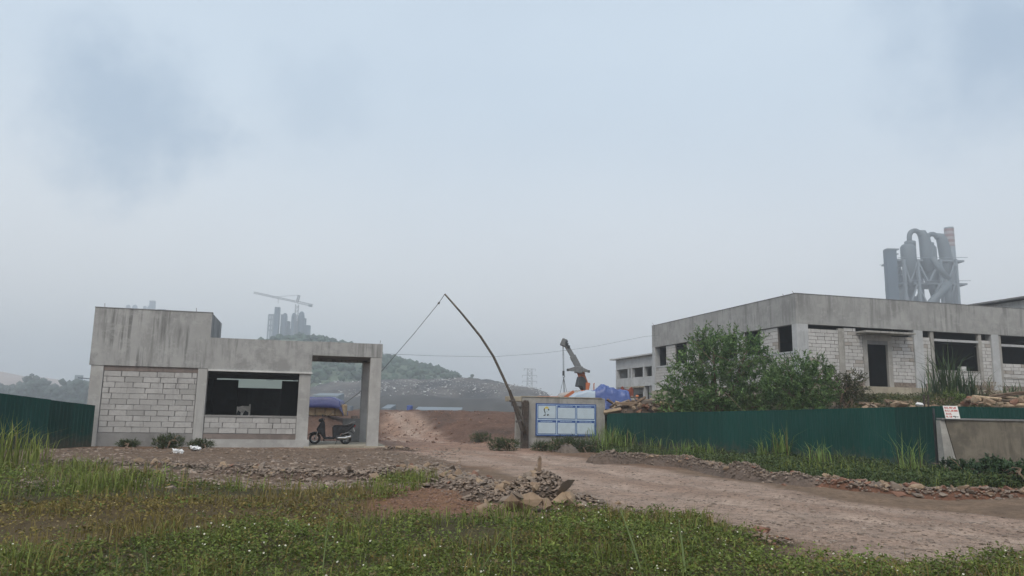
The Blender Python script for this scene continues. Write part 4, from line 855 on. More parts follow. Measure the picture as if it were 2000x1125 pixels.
def foreground():
    rg = np.random.default_rng(21)
    def samp(n, r0=5.2, r1=23):
        r = rg.uniform(r0, r1, n); a = HEAD+rg.uniform(-.72, .72, n); return np.c_[r*np.sin(a), r*np.cos(a)], r
    # leafy weeds
    P, r = samp(46000); wob = np.c_[fbm(P[:, 0]*.9, P[:, 1]*.9), fbm(P[:, 0]*.9+40, P[:, 1]*.9)]*2.0+np.c_[fbm(P[:, 0]*3+40, P[:, 1]*3), fbm(P[:, 0]*3+4, P[:, 1]*3)]*.9
    veg = inpoly(P[:, 0]+wob[:, 0], P[:, 1]+wob[:, 1], veg_px); ol = inpoly(P[:, 0]+wob[:, 0], P[:, 1]+wob[:, 1], olive_px)
    den = np.clip(.55+2.4*fbm(P[:, 0]*.9+7, P[:, 1]*.9+3), .05, 1)*np.where(ol, .55, 1)*np.where(r > 14, .35, 1)
    k = veg & (rg.random(len(P)) < den); P = P[k]; r = r[k]; ol = ol[k]; ol ^= (rg.random(len(P)) < .18); n = len(P); z = gz(P[:, 0], P[:, 1])
    hgt = (.04+.12*rg.random(n)**1.3+.34*np.clip(fbm(P[:, 0]*.8, P[:, 1]*.8)+.06, 0, 1))*np.where(ol, .6, 1)
    m = 13; C = np.repeat(np.c_[P, z], m, 0); hh = np.repeat(hgt, m); t = rg.random(n*m)**.7; C[:, 2] += hh*t*.95+.01; spread = .05+.06*rg.random(n*m)
    az = rg.random(n*m)*2*np.pi; C[:, 0] += np.cos(az)*spread*(1.1-.5*t); C[:, 1] += np.sin(az)*spread*(1.1-.5*t)
    D = np.c_[np.cos(az), np.sin(az), rg.normal(.25, .45, n*m)]; L = rg.uniform(.018, .046, n*m)*np.repeat(1+.06*(r-6).clip(0), m); W = L*rg.uniform(.35, .6, n*m)
    tl = tint(n, *LUSH, rg); to = tint(n, *OLIVE, rg); base = np.where(ol[:, None], to, tl); base = np.where((rg.random(n) < .08)[:, None], tint(n, *DRY, rg), base)
    col = np.repeat(base*(1+.9*fbm(P[:, 0]*.7+70, P[:, 1]*.7))[:, None], m, 0)*(1+rg.normal(0, .2, (n*m, 1))).clip(.5, 1.6)
    o = np_mesh('weed_cover', *join([leaf_arrays(C, D, L, W, col, rg)])[:2], G['foliage'], col=np.repeat(col, 4, 0)); tag(o, 'dense low leafy weeds covering the foreground', 'weeds', kind='stuff')
    # flowering heads above the weeds
    f = rg.choice(n, 700, replace=False, p=(1/(r+1))/(1/(r+1)).sum()); f = f[fbm(P[f, 0]*.7+3, P[f, 1]*.7) > -.05][:380]
    V = []; T = []; c = 0
    for i in f:
        p = np.array([P[i, 0]+rg.normal(0, .04), P[i, 1]+rg.normal(0, .04), z[i]+hgt[i]+rg.uniform(.01, .09)]); s = rg.uniform(.006, .0135); nv = Vector((rg.normal(0, .5), rg.normal(0, .5)-.3, 1)).normalized(); u = nv.orthogonal().normalized(); w = nv.cross(u)
        for q in range(6):
            a0 = q*math.pi/3; V += [p, p+s*np.array(u*math.cos(a0)+w*math.sin(a0)+nv*.2), p+s*np.array(u*math.cos(a0+.75)+w*math.sin(a0+.75)+nv*.2)]; T.append((c, c+1, c+2)); c += 3
    o = np_mesh('weed_flowers', np.array(V), np.zeros((0, 4)), G['flower_white'], T=np.array(T)); tag(o, 'tiny white flower heads dotted over the foreground weeds', 'flowers', kind='stuff')
    # grass between
    P, r = samp(120000, 5.2, 24); wob = np.c_[fbm(P[:, 0]*.9, P[:, 1]*.9), fbm(P[:, 0]*.9+40, P[:, 1]*.9)]
    veg = inpoly(P[:, 0]+wob[:, 0]*1.2, P[:, 1]+wob[:, 1]*1.2, veg_px); ol = inpoly(P[:, 0]+wob[:, 0], P[:, 1]+wob[:, 1], olive_px)
    tuft = fbm(P[:, 0]*1.3+50, P[:, 1]*1.3); far = sst(11.5, 15, r)
    k = veg & (rg.random(len(P)) < np.clip(.16+2.4*tuft+.12*far, .02, 1)*np.where(ol, .75, 1)*np.where(r > 15, .6, 1)); P = P[k]; r = r[k]; ol = ol[k]; tuft = tuft[k]; far = far[k]; n = len(P)
    H = (.10+.16*rg.random(n)+.34*np.clip(tuft, 0, 1)+.22*far*rg.random(n)**3*(P[:, 0] < 0))*np.where(ol, .75, 1); W = rg.uniform(.004, .009, n)*(1+.06*r)
    col = np.where(ol[:, None], tint(n, *OLIVE, rg), tint(n, *GRASS, rg)); patch = fbm(P[:, 0]*.6+90, P[:, 1]*.6+12); col = np.where(((patch > .06) & (rg.random(n) < .6))[:, None], tint(n, *OLIVE, rg), col); col = np.where((rg.random(n) < .16)[:, None], tint(n, *DRY, rg), col)
    V, Q, c = blade_arrays(np.c_[P, gz(P[:, 0], P[:, 1])-.01], H, W, np.abs(rg.normal(.45, .3, n)), col, rg)
    o = np_mesh('grass_cover', V, Q, G['grass'], col=c); tag(o, 'short mixed green and brown grass among the weeds', 'grass', kind='stuff')
foreground()

def grass_clump(px, py, label, n=60, H=.9, W=.012, spread=.25, col=GRASS, D=None, group=None, name='grass_clump', lean=.45, z=None, seed=0):
    rg = np.random.default_rng(seed+int(px)); p = onZ(px, py, 0) if D is None else onD(px, py, D)
    zz = g1(p[0], p[1]) if z is None else z
    P = np.c_[p[0]+rg.normal(0, spread, n), p[1]+rg.normal(0, spread, n), np.full(n, zz)]; P = P[terrace_s(P[:, 0], P[:, 1]) < -.08] if D is None else P; n = len(P); P[:, 2] = gz(P[:, 0], P[:, 1])-.02
    c = tint(n, *col, rg); c = np.where((rg.random(n) < .12)[:, None], tint(n, *DRY, rg), c)
    V, Q, cc = blade_arrays(P, H*rg.uniform(.45, 1.05, n), W*rg.uniform(.7, 1.3, n), np.abs(rg.normal(lean, .25, n)), c, rg)
    R = empty(name, (p[0], p[1], zz), label, 'grass', group); tag(np_mesh('blades', V, Q, G['grass'], R, col=cc), kind='stuff'); return R
for i, (x, y, n, H, sp, l) in enumerate((
    (10, 915, 45, 1.3, .3, 'tallest grass clump at the left edge, against the green fence'),
    (70, 905, 26, .95, .25, 'slim tall grass tuft second from the left edge'),
    (150, 930, 90, .55, .4, 'green grass tuft in front of the sparse rubble strip'),
    (215, 960, 120, .55, .45, 'bright grass tuft left of the gatehouse front weeds'),
    (1535, 905, 70, 1.2, .16, 'tall bright grass clump standing against the middle of the green fence'),
    (1490, 902, 26, .8, .14, 'thin grass clump left of the tallest clump at the fence'),
    (1600, 918, 24, .75, .14, 'thin grass tuft right of the tallest clump at the fence'),
    (1645, 915, 20, .5, .12, 'small upright grass tuft near the right third of the fence'),
    (1785, 935, 26, 1.1, .14, 'spiky tall grass clump at the right end of the green fence'),
    (1200, 880, 130, .95, .5, 'tall grass beside the right end of the notice board wall'),
    (1250, 880, 180, .85, .55, 'bright grass clump at the left end of the green fence'),
    (1310, 885, 150, .75, .5, 'bright grass clump third from the notice board wall'),
    (1370, 893, 110, .6, .5, 'lower grass clump at the fence behind the rubble berm'),
    (800, 945, 120, .4, .3, 'dark green tuft in the rubble bank above the bare earth patch'))):
    grass_clump(x, y, l, int(n*2.2), H*(1.35 if 1180 < x < 1800 else 1), .026 if y < 920 else .016, sp, col=BRIGHT if 1180 < x < 1800 else GRASS, seed=i)
def stalk(pts, w, label):
    a = onZ(pts[-1][0], max(pts[-1][1], 1120), 0); D = float(a[:2]@hv[:2]); P = [Vector(onD(x, y, D)) for x, y in pts]; P[-1].z = g1(P[-1].x, P[-1].y)-.02
    if len(P) == 2: P = [P[0], P[0].lerp(P[1], .45)+Vector((.015, 0, .01)), P[1]]
    R = empty('grass_stalk', P[-1], label, 'grass', 'single tall grass stalks in the foreground')
    MB().tube(P[::-1], [w, w*.8, w*.25], 5).build('stem', G['stalk'], R)
    for k in range(3):
        q = P[-1].lerp(P[0], .2+.2*k); d = Vector((rnd.uniform(-1, 1), rnd.uniform(-.4, .4), .9)).normalized(); l = rnd.uniform(.12, .28)
        v, qd, c = leaf_arrays(np.array([q]), np.array([d]), np.array([l]), np.array([.014]), np.array([(.1, .14, .045)]), NR); np_mesh('leaf_blade', v, qd, G['grass'], R, col=c)
plain('stalk', (.15, .20, .075), .6)
stalk([(1212, 997), (1235, 1060), (1258, 1130)], .013, 'thick pale grass stalk leaning left, centre right of the foreground')
stalk([(1325, 1012), (1333, 1070), (1340, 1130)], .014, 'thick upright grass stalk right of the leaning one')
stalk([(996, 1012), (999, 1070), (1003, 1130)], .006, 'thin upright grass stalk below the rubble heap')
stalk([(648, 975), (637, 1050), (628, 1130)], .006, 'thin grass stalk left of the bare earth patch')
stalk([(282, 1062), (286, 1100), (290, 1135)], .006, 'short thin grass stalk in the lower left foreground')
stalk([(232, 1080), (228, 1105), (225, 1135)], .006, 'short grass stalk leaning right at the lower left')
stalk([(985, 1040), (960, 1080), (930, 1130)], .005, 'thin grass stalk bent to the right below the bare patch')

def strip_weeds():
    rg = np.random.default_rng(31); P = np.array([onZ(rg.uniform(1060, 2150), rg.uniform(852, 960), 0)[:2] for _ in range(16000)]); P += rg.normal(0, .2, P.shape)
    k = inpoly(P[:, 0], P[:, 1], strip_px) & (terrace_s(P[:, 0], P[:, 1]) < -.05); P = P[k]; n = len(P); m = 9; C = np.repeat(np.c_[P, gz(P[:, 0], P[:, 1])], m, 0)
    hg = .16+.5*np.clip(fbm(P[:, 0]*.8, P[:, 1]*.8)+.22, 0, 1); C[:, 2] += np.repeat(hg, m)*rg.random(n*m); C[:, :2] += rg.normal(0, .09, (n*m, 2)); D = rg.normal(size=(n*m, 3)); D[:, 2] = np.abs(D[:, 2])*.6
    L = rg.uniform(.05, .12, n*m); col = np.repeat(tint(n, (.045, .078, .028), (.085, .11, .04), rg), m, 0)*(1+rg.normal(0, .15, (n*m, 1))).clip(.5, 1.5)
    v, q, c = leaf_arrays(C, D, L, L*.45, col, rg)
    k = rg.random(n) < .5; B = P[k]; nb = len(B); b = blade_arrays(np.c_[B, gz(B[:, 0], B[:, 1])-.02], rg.uniform(.2, .55, nb), rg.uniform(.01, .018, nb), np.abs(rg.normal(.4, .3, nb)), tint(nb, *GRASS, rg), rg)
    V, Q, c = join([(v, q, c), b]); tag(np_mesh('fence_weeds', V, Q, G['foliage'], col=c), 'dense weeds and grass growing along the foot of the green fence', 'weeds', kind='stuff')
    # rough growth on the terrace behind the fence
    P = np.c_[rg.uniform(13.5, 32, 9000), rg.uniform(17, 37, 9000)]; s = terrace_s(P[:, 0], P[:, 1]); k = (s > .3) & (fbm(P[:, 0]*.5, P[:, 1]*.5) > -.06) & ~((P[:, 0] > 26.5) & (P[:, 1] > 36.3)) & ~((P[:, 0] < 17.2) & (P[:, 1] > 28)); P = P[k]; n = len(P); m = 8
    C = np.repeat(np.c_[P, gz(P[:, 0], P[:, 1])], m, 0); C[:, 2] += .32*rg.random(n*m); C[:, :2] += rg.normal(0, .1, (n*m, 2)); D = rg.normal(size=(n*m, 3)); D[:, 2] = np.abs(D[:, 2]); L = rg.uniform(.07, .15, n*m)
    col = np.repeat(tint(n, (.05, .075, .03), (.13, .12, .05), rg), m, 0); v, q, c = leaf_arrays(C, D, L, L*.4, col, rg)
    tag(np_mesh('terrace_weeds', v, q, G['foliage'], col=c), 'patchy weeds on the raised terrace behind the green fence', 'weeds', kind='stuff')
strip_weeds()

def shrub(name, label, base, lobes, nleaf, leafL=(.09, .16), wid=.3, cols=((.055, .115, .038), (.155, .24, .085)), stems=7, cat='bush', group=None, seed=0, up=.5, twig=.35):
    """lobes: (centre xyz, radii xyz). stems reach into the lobes, leaves sit on twigs inside and on the skin of the lobes"""
    rg = np.random.default_rng(seed+100); R = empty(name, base, label, cat, group); b = Vector(base); m = MB()
    for k in range(stems):
        c, r = lobes[k % len(lobes)]; e = Vector(c)+Vector([rg.normal(0, q*.45) for q in r]); q = b+Vector((rg.normal(0, .15), rg.normal(0, .15), -.1)); mid = q.lerp(e, .5)+Vector((rg.normal(0, .12), rg.normal(0, .12), .15))
        m.tube([q, mid, e], [.045, .03, .012], 6, cap=False)
        for j in range(4):
            f = Vector(c)+Vector([rg.normal(0, .6)*q2 for q2 in r]); s0 = mid.lerp(e, rg.random()); m.tube([s0, s0.lerp(f, .5)+Vector((0, 0, .06)), f], [.016, .011, .005], 4, cap=False)
    m.build('trunk', G['wood_brown'], R, smooth=True)
    vol = np.array([r[0]*r[1]*r[2] for _, r in lobes])**(2/3); nt = int(nleaf/14); pick = rg.choice(len(lobes), nt, p=vol/vol.sum()); cc = np.array([l[0] for l in lobes])[pick]; rr = np.array([l[1] for l in lobes])[pick]
    d = rg.normal(size=(nt, 3)); d /= np.linalg.norm(d, axis=1, keepdims=True); rad = (rg.uniform(.35, 1.02, nt)+.3*rg.random(nt)**5)[:, None]; T0 = cc+d*rr*rad; keep = T0[:, 2] > base[2]-.1
    T0 = T0[keep]; d = d[keep]; nt = len(T0); dirs = d*.8+rg.normal(0, .45, (nt, 3)); dirs[:, 2] += up; dirs /= np.linalg.norm(dirs, axis=1, keepdims=True)
    mleaf = 14; t = np.tile(np.linspace(.05, 1, mleaf), nt)[:, None]; C = np.repeat(T0, mleaf, 0)+np.repeat(dirs, mleaf, 0)*t*twig*rg.uniform(.6, 1.2, (nt*mleaf, 1)); D = np.repeat(dirs, mleaf, 0)*.7+rg.normal(0, .6, (nt*mleaf, 3))
    L = rg.uniform(*leafL, nt*mleaf); col = np.repeat(tint(nt, *cols, rg, .2), mleaf, 0)*(1+rg.normal(0, .14, (nt*mleaf, 1))).clip(.5, 1.6)
    v, q, c = leaf_arrays(C, D, L, L*wid, col, rg); np_mesh('crown', v, q, G['foliage'], R, col=c); return R
def lob(x, y, r, D, ry=None, dd=0., zr=None):
    k = D/F_PX; c = onD(x, y, D+dd); return (tuple(c), (r*k, (ry or r)*k, (zr or r)*k))
D0 = 33.5
def gbase(x, D):
    p = onD(x, 790, D); return (p[0], p[1], g1(p[0], p[1]))
shrub('bush', 'largest leafy green bush behind the fence, hiding the side of the unfinished building', gbase(1400, D0), [lob(1385, 705, 52, D0), lob(1440, 700, 55, D0), lob(1345, 765, 50, D0), lob(1410, 765, 60, D0), lob(1470, 760, 50, D0), lob(1372, 662, 20, D0), lob(1310, 785, 32, D0), lob(1475, 690, 30, D0), lob(1335, 720, 24, D0), lob(1400, 672, 24, D0), lob(1380, 800, 60, D0), lob(1460, 800, 50, D0), lob(1500, 725, 22, D0)], 27000, (.10, .19), seed=1, stems=10)
D1_ = 32.0
shrub('bush', 'second bush right of the largest one, below the building corner', gbase(1560, D1_), [lob(1555, 730, 38, D1_), lob(1535, 770, 45, D1_), lob(1590, 765, 42, D1_), lob(1600, 725, 22, D1_), lob(1515, 750, 26, D1_), lob(1570, 790, 40, D1_)], 12500, (.10, .18), seed=2, stems=7)
D2_ = 33.0
shrub('bush', 'thin brownish shrub at the right end of the bushes, before the block wall', gbase(1650, D2_), [lob(1640, 760, 26, D2_), lob(1668, 752, 18, D2_), lob(1665, 785, 28, D2_), lob(1625, 740, 14, D2_), lob(1700, 790, 16, D2_)], 4200, (.09, .15), seed=3, stems=6, cols=((.045, .06, .03), (.11, .10, .05)))
for i, (x, y, D, r, n, l) in enumerate(((250, 868, 28.4, 12, 700, 'small round shrub at the foot of the block wall'), (330, 870, 28.2, 22, 1300, 'wide low shrub at the foot of the block wall'), (392, 865, 28.4, 15, 900, 'dark little shrub at the foot of the gatehouse column'),
        (985, 858, 31.2, 22, 1500, 'low shrub at the left foot of the gate post'), (1060, 858, 31.6, 16, 800, 'thin shrub under the left corner of the notice board'), (1108, 868, 31.0, 26, 1900, 'dark low bush under the middle of the notice board'), (1150, 866, 31, 20, 1000, 'grassy shrub under the right corner of the notice board'),
        (940, 826, 38.5, 15, 900, 'green shrub on the slope of the red earth mound'))):
    q = onD(x, y, D); g = g1(q[0], q[1]); k = D/F_PX*.85; lo = [((q[0]+dx*r*k, q[1], g+r*k*.55), (r*k*rnd.uniform(.7, 1), r*k*.8, r*k*rnd.uniform(.5, .85))) for dx in (-.8, -.1, .7)]
    shrub('shrub', l, (q[0], q[1], g), lo, n*7, (.02, .045), .5, ((.045, .07, .03), (.085, .11, .045)), 4, seed=10+i, twig=.12)
for i, (x, y, D, r, n, l) in enumerate(((1870, 925, 20.5, 26, 1500, 'leafy vine mound at the left foot of the retaining wall'), (1935, 922, 19.5, 34, 2300, 'largest vine mound at the foot of the retaining wall'), (1990, 925, 19, 30, 1700, 'vine mound at the right picture edge by the retaining wall'))):
    q = onD(x, y, D); g = g1(q[0], q[1]); k = D/F_PX; lo = [((q[0]+dx*r*k, q[1], g+r*k*.6), (r*k, r*k*.7, r*k*.7)) for dx in (-.7, 0, .7)]
    shrub('vine', l, (q[0], q[1], g), lo, n, (.06, .12), .6, ((.03, .06, .028), (.06, .10, .045)), 4, cat='plant', seed=30+i, twig=.15)
# reeds and plants before the building
for i, (x, D, n, H, l) in enumerate(((1850, 33, 90, 3.0, 'tall drooping reed before the wide window opening'), (1885, 33.5, 120, 1.9, 'bushy reed right of the tallest reed'), (1830, 34, 70, 1.6, 'shorter reed left of the tallest reed'), (1985, 32, 100, 1.2, 'green grass clump at the right edge above the log pile'))):
    q = onD(x, 790, D); rg = np.random.default_rng(50+i); m_ = n; P = np.c_[q[0]+rg.normal(0, .28, m_), q[1]+rg.normal(0, .28, m_), np.zeros(m_)]; P[:, 2] = gz(P[:, 0], P[:, 1])-.05
    c = tint(m_, (.035, .065, .035), (.085, .12, .05), rg); V, Q, cc = blade_arrays(P, H*rg.uniform(.4, 1, m_), rg.uniform(.03, .06, m_), np.abs(rg.normal(.4, .25, m_)), c, rg, 1.3)
    R = empty('reed', (q[0], q[1], g1(q[0], q[1])), l, 'plant'); tag(np_mesh('blades', V, Q, G['grass'], R, col=cc), kind='stuff')
shrub('shrub', 'bright yellow green young shrub in front of the reeds', gbase(1858, 31), [lob(1858, 778, 12, 31), lob(1870, 785, 14, 31)], 900, (.06, .1), .4, ((.10, .16, .04), (.16, .2, .06)), 4, seed=60, twig=.2)
shrub('shrub', 'dry tan shrub right of the reeds under the window', gbase(1920, 33), [lob(1915, 768, 18, 33), lob(1940, 765, 16, 33)], 900, (.05, .1), .2, ((.16, .13, .07), (.24, .19, .11)), 4, seed=61, twig=.25)

# ------------------------------------------------------------------ debris on the terrace
def logs(label, pxs, D, seed):
    rg = random.Random(seed); c = onD(sum(p[0] for p in pxs)/len(pxs), 790, D); R = empty('debris_pile', (c[0], c[1], g1(c[0], c[1])), label, 'debris'); return R, rg
R, rg = logs('pile of broken planks and rubble just behind the left end of the fence', [(1200, 0), (1290, 0)], 34.5, 4)
for k in range(46):
    q = onD(rg.uniform(1195, 1300), rg.uniform(783, 806), rg.uniform(33.6, 36)); L = rg.uniform(.25, .9); MB().rbox(q, (L, rg.uniform(.08, .22), rg.uniform(.06, .16)), (rg.gauss(0, .3), rg.gauss(0, .3), rg.uniform(-.6, .6))).build('plank' if L > .5 else 'chunk', G[rg.choice(('wood_brown', 'brick_dark', 'stone_tan', 'wood_brown', 'wood_pale'))], R, bevel=.015)
mound_core('soil_core', lambda X, Y: .65*np.clip(1-((X-c_[0])/2.0)**2-((Y-c_[1])/1.1)**2, 0, 1)**.6*(1+.5*fbm(X*3, Y*3)) if True else 0, (c_ := onD(1248, 800, 34.6))[0]-2.2, c_[0]+2.2, c_[1]-1.4, c_[1]+1.4, (.12, .09, .07), R)
for k in range(5):
    q = onD(1206+rnd.uniform(0, 18), 790-3.6*k, 35.6); MB().rbox(q, (1.0-.08*k, .5, .07), (0, 0, rnd.uniform(-.1, .1)-.26)).build('board', G['old_white' if k % 2 else 'wood_brown'], R, bevel=.01)
q = onD(1222, 790, 35.2); MB().rbox((q[0], q[1], q[2]), (1.5, .25, .07), (0, -.05, -.3)).build('board', G['wood_pale'], R)
MB().beam(onD(1231, 775, 36), onD(1239, 789, 36), .06, .22).build('board', G['old_white'], R)
for k in range(70):
    q = onD(rg.uniform(1192, 1300), rg.uniform(788, 808), rg.uniform(33.6, 35.4)); q[2] = max(q[2]-.05, g1(q[0], q[1])); put_stone(R, q, rg.uniform(.15, .42), (ST_T, ST_R, ST_G)[k % 3], .5, 'chunk')
R, rg = logs('heap of long tan logs and stones in front of the right end of the building', [(1880, 0), (2000, 0)], 29, 5)
for k in range(20):
    x = rg.uniform(1875, 2030); y = rg.uniform(772, 796)-(x-1880)*.03; a = onD(x, y, rg.uniform(27, 29.5)); L = rg.uniform(.7, 2.4); an = rg.uniform(-.5, .3); b = a+np.array([math.cos(an)*L, math.sin(an)*L, rg.uniform(-.05, .3)]); rr_ = rg.uniform(.035, .085)
    MB().tube([a, (a+b)/2+np.array([0, 0, rg.uniform(-.05, .08)]), b], [rr_, rr_*.9, rr_*.7], 7).build('log', G[rg.choice(('wood_pale', 'wood_pale', 'wood_brown'))], R)
for k in range(26):
    x = rg.uniform(1870, 2040); a = onD(x, rg.uniform(778, 797), rg.uniform(26.5, 29)); put_stone(R, a, rg.uniform(.2, .5), ST_T if k % 3 else ST_R, .4)
R, rg = logs('low row of brown stones and timber below the building plinth', [(1700, 0), (1800, 0)], 31, 6)
for k in range(44):
    a = onD(rg.uniform(1690, 1835), rg.uniform(780, 797), rg.uniform(26.5, 33)); a[2] = max(g1(a[0], a[1])+.05, a[2]-.1); put_stone(R, a, rg.uniform(.2, .5), ST_T if k % 3 else ST_G, .4)
for k in range(5):
    a = onD(1700+rg.uniform(0, 60), 786+rg.uniform(-4, 5), 31); MB().rbox(a, (1.2, .12, .1), (0, .05, rg.uniform(-.5, .1))).build('timber', G['wood_brown'], R, bevel=.01)
for x in (1805, 1813):
    a = onD(x, 800, 25.5); b = onD(x-.5, 771, 25.5); o = MB().beam((a[0], a[1], g1(a[0], a[1])-.1), b, .045).build('thin_post', G['wood_dark']); tag(o, 'left one of two thin dark posts rising above the fence' if x == 1805 else 'right one of two thin dark posts rising above the fence', 'post', 'thin posts behind the fence')
a = onD(1796, 790, 24.5); o = MB().rbox(a, (.22, .2, .12), (.1, .1, .3)).build('rag', G['litter_white'], bevel=.05); tag(o, 'small white bag on the terrace just above the green fence', 'litter')

def drape(name, label, cx, cy, z0, hx, hy, hfun, mat, cat='tarpaulin', ang=0, st=.035, parent=None):
    """cloth draped over a heap: a thick sheet following hfun with folds"""
    xs = np.arange(-hx, hx+st, st); ys = np.arange(-hy, hy+st, st); X, Y = np.meshgrid(xs, ys); Z = hfun(X, Y); c, s = math.cos(ang), math.sin(ang)
    V = np.stack([cx+X*c-Y*s, cy+X*s+Y*c, z0+Z], -1).reshape(-1, 3); i = np.arange(X.size).reshape(X.shape); Q = np.stack([i[:-1, :-1], i[:-1, 1:], i[1:, 1:], i[1:, :-1]], -1).reshape(-1, 4)
    o = np_mesh(name, V, Q, mat, parent, smooth=True); md = o.modifiers.new('thick', 'SOLIDIFY'); md.thickness = .02
    if not parent: tag(o, label, cat)
    return o
def tarps():
    # big blue tarpaulin behind the gate wall
    q = onD(1168, 780, 36); g = g1(q[0], q[1]); top = float(onD(1180, 752, 36)[2])-g
    def h(X, Y):
        e = np.minimum(1-np.abs(X/1.62)**3, 1-np.abs(Y/1.0)**4); prof = np.interp(X, [-1.65, -1.2, -.7, -.2, .25, .8, 1.3, 1.6], [.62, .74, .8, .88, 1.0, .9, .88, .82])
        f = 1+.12*fbm(X*1.5+.8*Y, Y*1.0+3)+.06*(np.abs(fbm(X*2.2+1.5*Y, Y*1.1+8))*2-.3)+.02*np.sin(11*X+7*Y+6*fbm(X, Y))-.07*np.clip(.12-np.abs(fbm(X*2.6+1.2*Y, Y*1.6+20)), 0, 1)*6*.5-.035*np.clip(.1-np.abs(fbm(X*5+Y, Y*4+2)), 0, 1)*6; return top*prof*np.clip(e*2.2, .35, 1)**.7*f
    drape('blue_tarpaulin', 'bright blue tarpaulin draped over a load behind the gate wall', q[0], q[1], g, 1.65, 1.0, h, G['tarp_blue'], ang=-HEAD)
    q2 = onD(1128, 782, 34.6); g2 = g1(q2[0], q2[1]); t2 = float(onD(1128, 762, 34.6)[2])-g2
    drape('pale_tarpaulin', 'pale blue sheet at the left end of the bright blue tarpaulin', q2[0], q2[1], g2, .75, .5, lambda X, Y: t2*np.interp(X, [-.75, -.5, -.1, .4, .75], [.72, .85, .95, 1.0, .98])*np.clip((1-np.abs(Y/.5)**4)*2, .4, 1)**.6*(1+.06*fbm(X*3, Y*3)), G['tarp_pale'], ang=-HEAD)
    L = empty('covered_load', (q[0], q[1], g), 'stack of dark crates under the bright blue tarpaulin', 'crates')
    for dx in (-1.0, -.1, .8): MB().rbox((q[0]+dx*rv[0], q[1]+dx*rv[1], g+.4), (.8, .8, .9), (0, 0, -HEAD)).build('crate', G['wood_dark'], L)
    # rusty open bin
    b = onD(1225, 775, 38.5); gb = g1(b[0], b[1]); zt = float(onD(1225, 756, 38.5)[2]); w = .34
    B = empty('rusty_bin', (b[0], b[1], gb), 'rusty red sheet metal bin right of the blue tarpaulin', 'bin')
    MB().prism([(b[0]-w, gb-.2), (b[0]+w, gb-.2), (b[0]+w, zt-.1), (b[0]+.24, zt+.02), (b[0]+.08, zt-.12), (b[0]-.12, zt-.1), (b[0]-.26, zt+.04), (b[0]-w, zt-.05)], 'Y', b[1], b[1]+.04).build('front_sheet', G['rust_red'], B)
    MB().box(b[0]-w, b[0]-w+.04, b[1]+.04, b[1]+1, gb-.2, zt-.1).build('side_sheet', G['rust_red'], B); MB().box(b[0]+w-.04, b[0]+w, b[1]+.04, b[1]+1, gb-.2, zt-.1).build('side_sheet', G['rust_red'], B)
    MB().box(b[0]-w+.06, b[0]-.05, b[1]-.02, b[1]-.002, gb, zt-.2).build('dark_panel', G['machine_dark'], B)
    # navy tarpaulin seen through the canopy
    q = onD(628, 800, 48); g = g1(q[0], q[1]); t3 = float(onD(640, 775, 48)[2])
    zb = float(onD(640, 803, 48)[2])
    S_ = empty('sack_stack', (q[0], q[1], g), 'row of tan sacks under the navy tarpaulin beyond the canopy', 'sacks')
    for k in range(6): MB().rbox((q[0]+(k-3)*.62*rv[0], q[1]+(k-3)*.62*rv[1], (g+zb)/2+.18), (.6, .7, zb-g+.5), (0, rnd.uniform(-.03, .03), -HEAD)).build('sack', G['sack'], S_, bevel=.06)
    drape('navy_tarpaulin', 'dark blue tarpaulin over tan sacks beyond the canopy', q[0]-.25*rv[0], q[1]-.25*rv[1], zb, 1.75, .8, lambda X, Y: (t3-zb)*np.interp(X, [-1.75, -1.4, -.6, .2, .6, 1.2, 1.5, 1.75], [.2, .8, .95, .92, 1.0, .9, .7, -.3])*np.clip((1-np.abs(Y/.8)**4)*2, .1, 1)**.6*(1+.12*fbm(X*2.5, Y*2.5)+.03*np.sin(9*X)), G['tarp_navy'], ang=-HEAD)
    for x, y, c, l in ((800, 800, 'tarp_blue', 'small blue drum on the crest of the red mound'), (683, 806, 'plant_steel', 'small teal drum on the mound seen through the canopy')):
        p = onD(x, y+4, 56); gg = g1(p[0], p[1]); o = MB().lathe((p[0], p[1], gg-.05), [(.2, 0), (.22, .04), (.22, .17), (.23, .19), (.22, .21), (.22, .36), (.18, .4)], 12).build('drum', G[c]); tag(o, l, 'drum')
    p = onD(1245, 790, 56)
tarps()

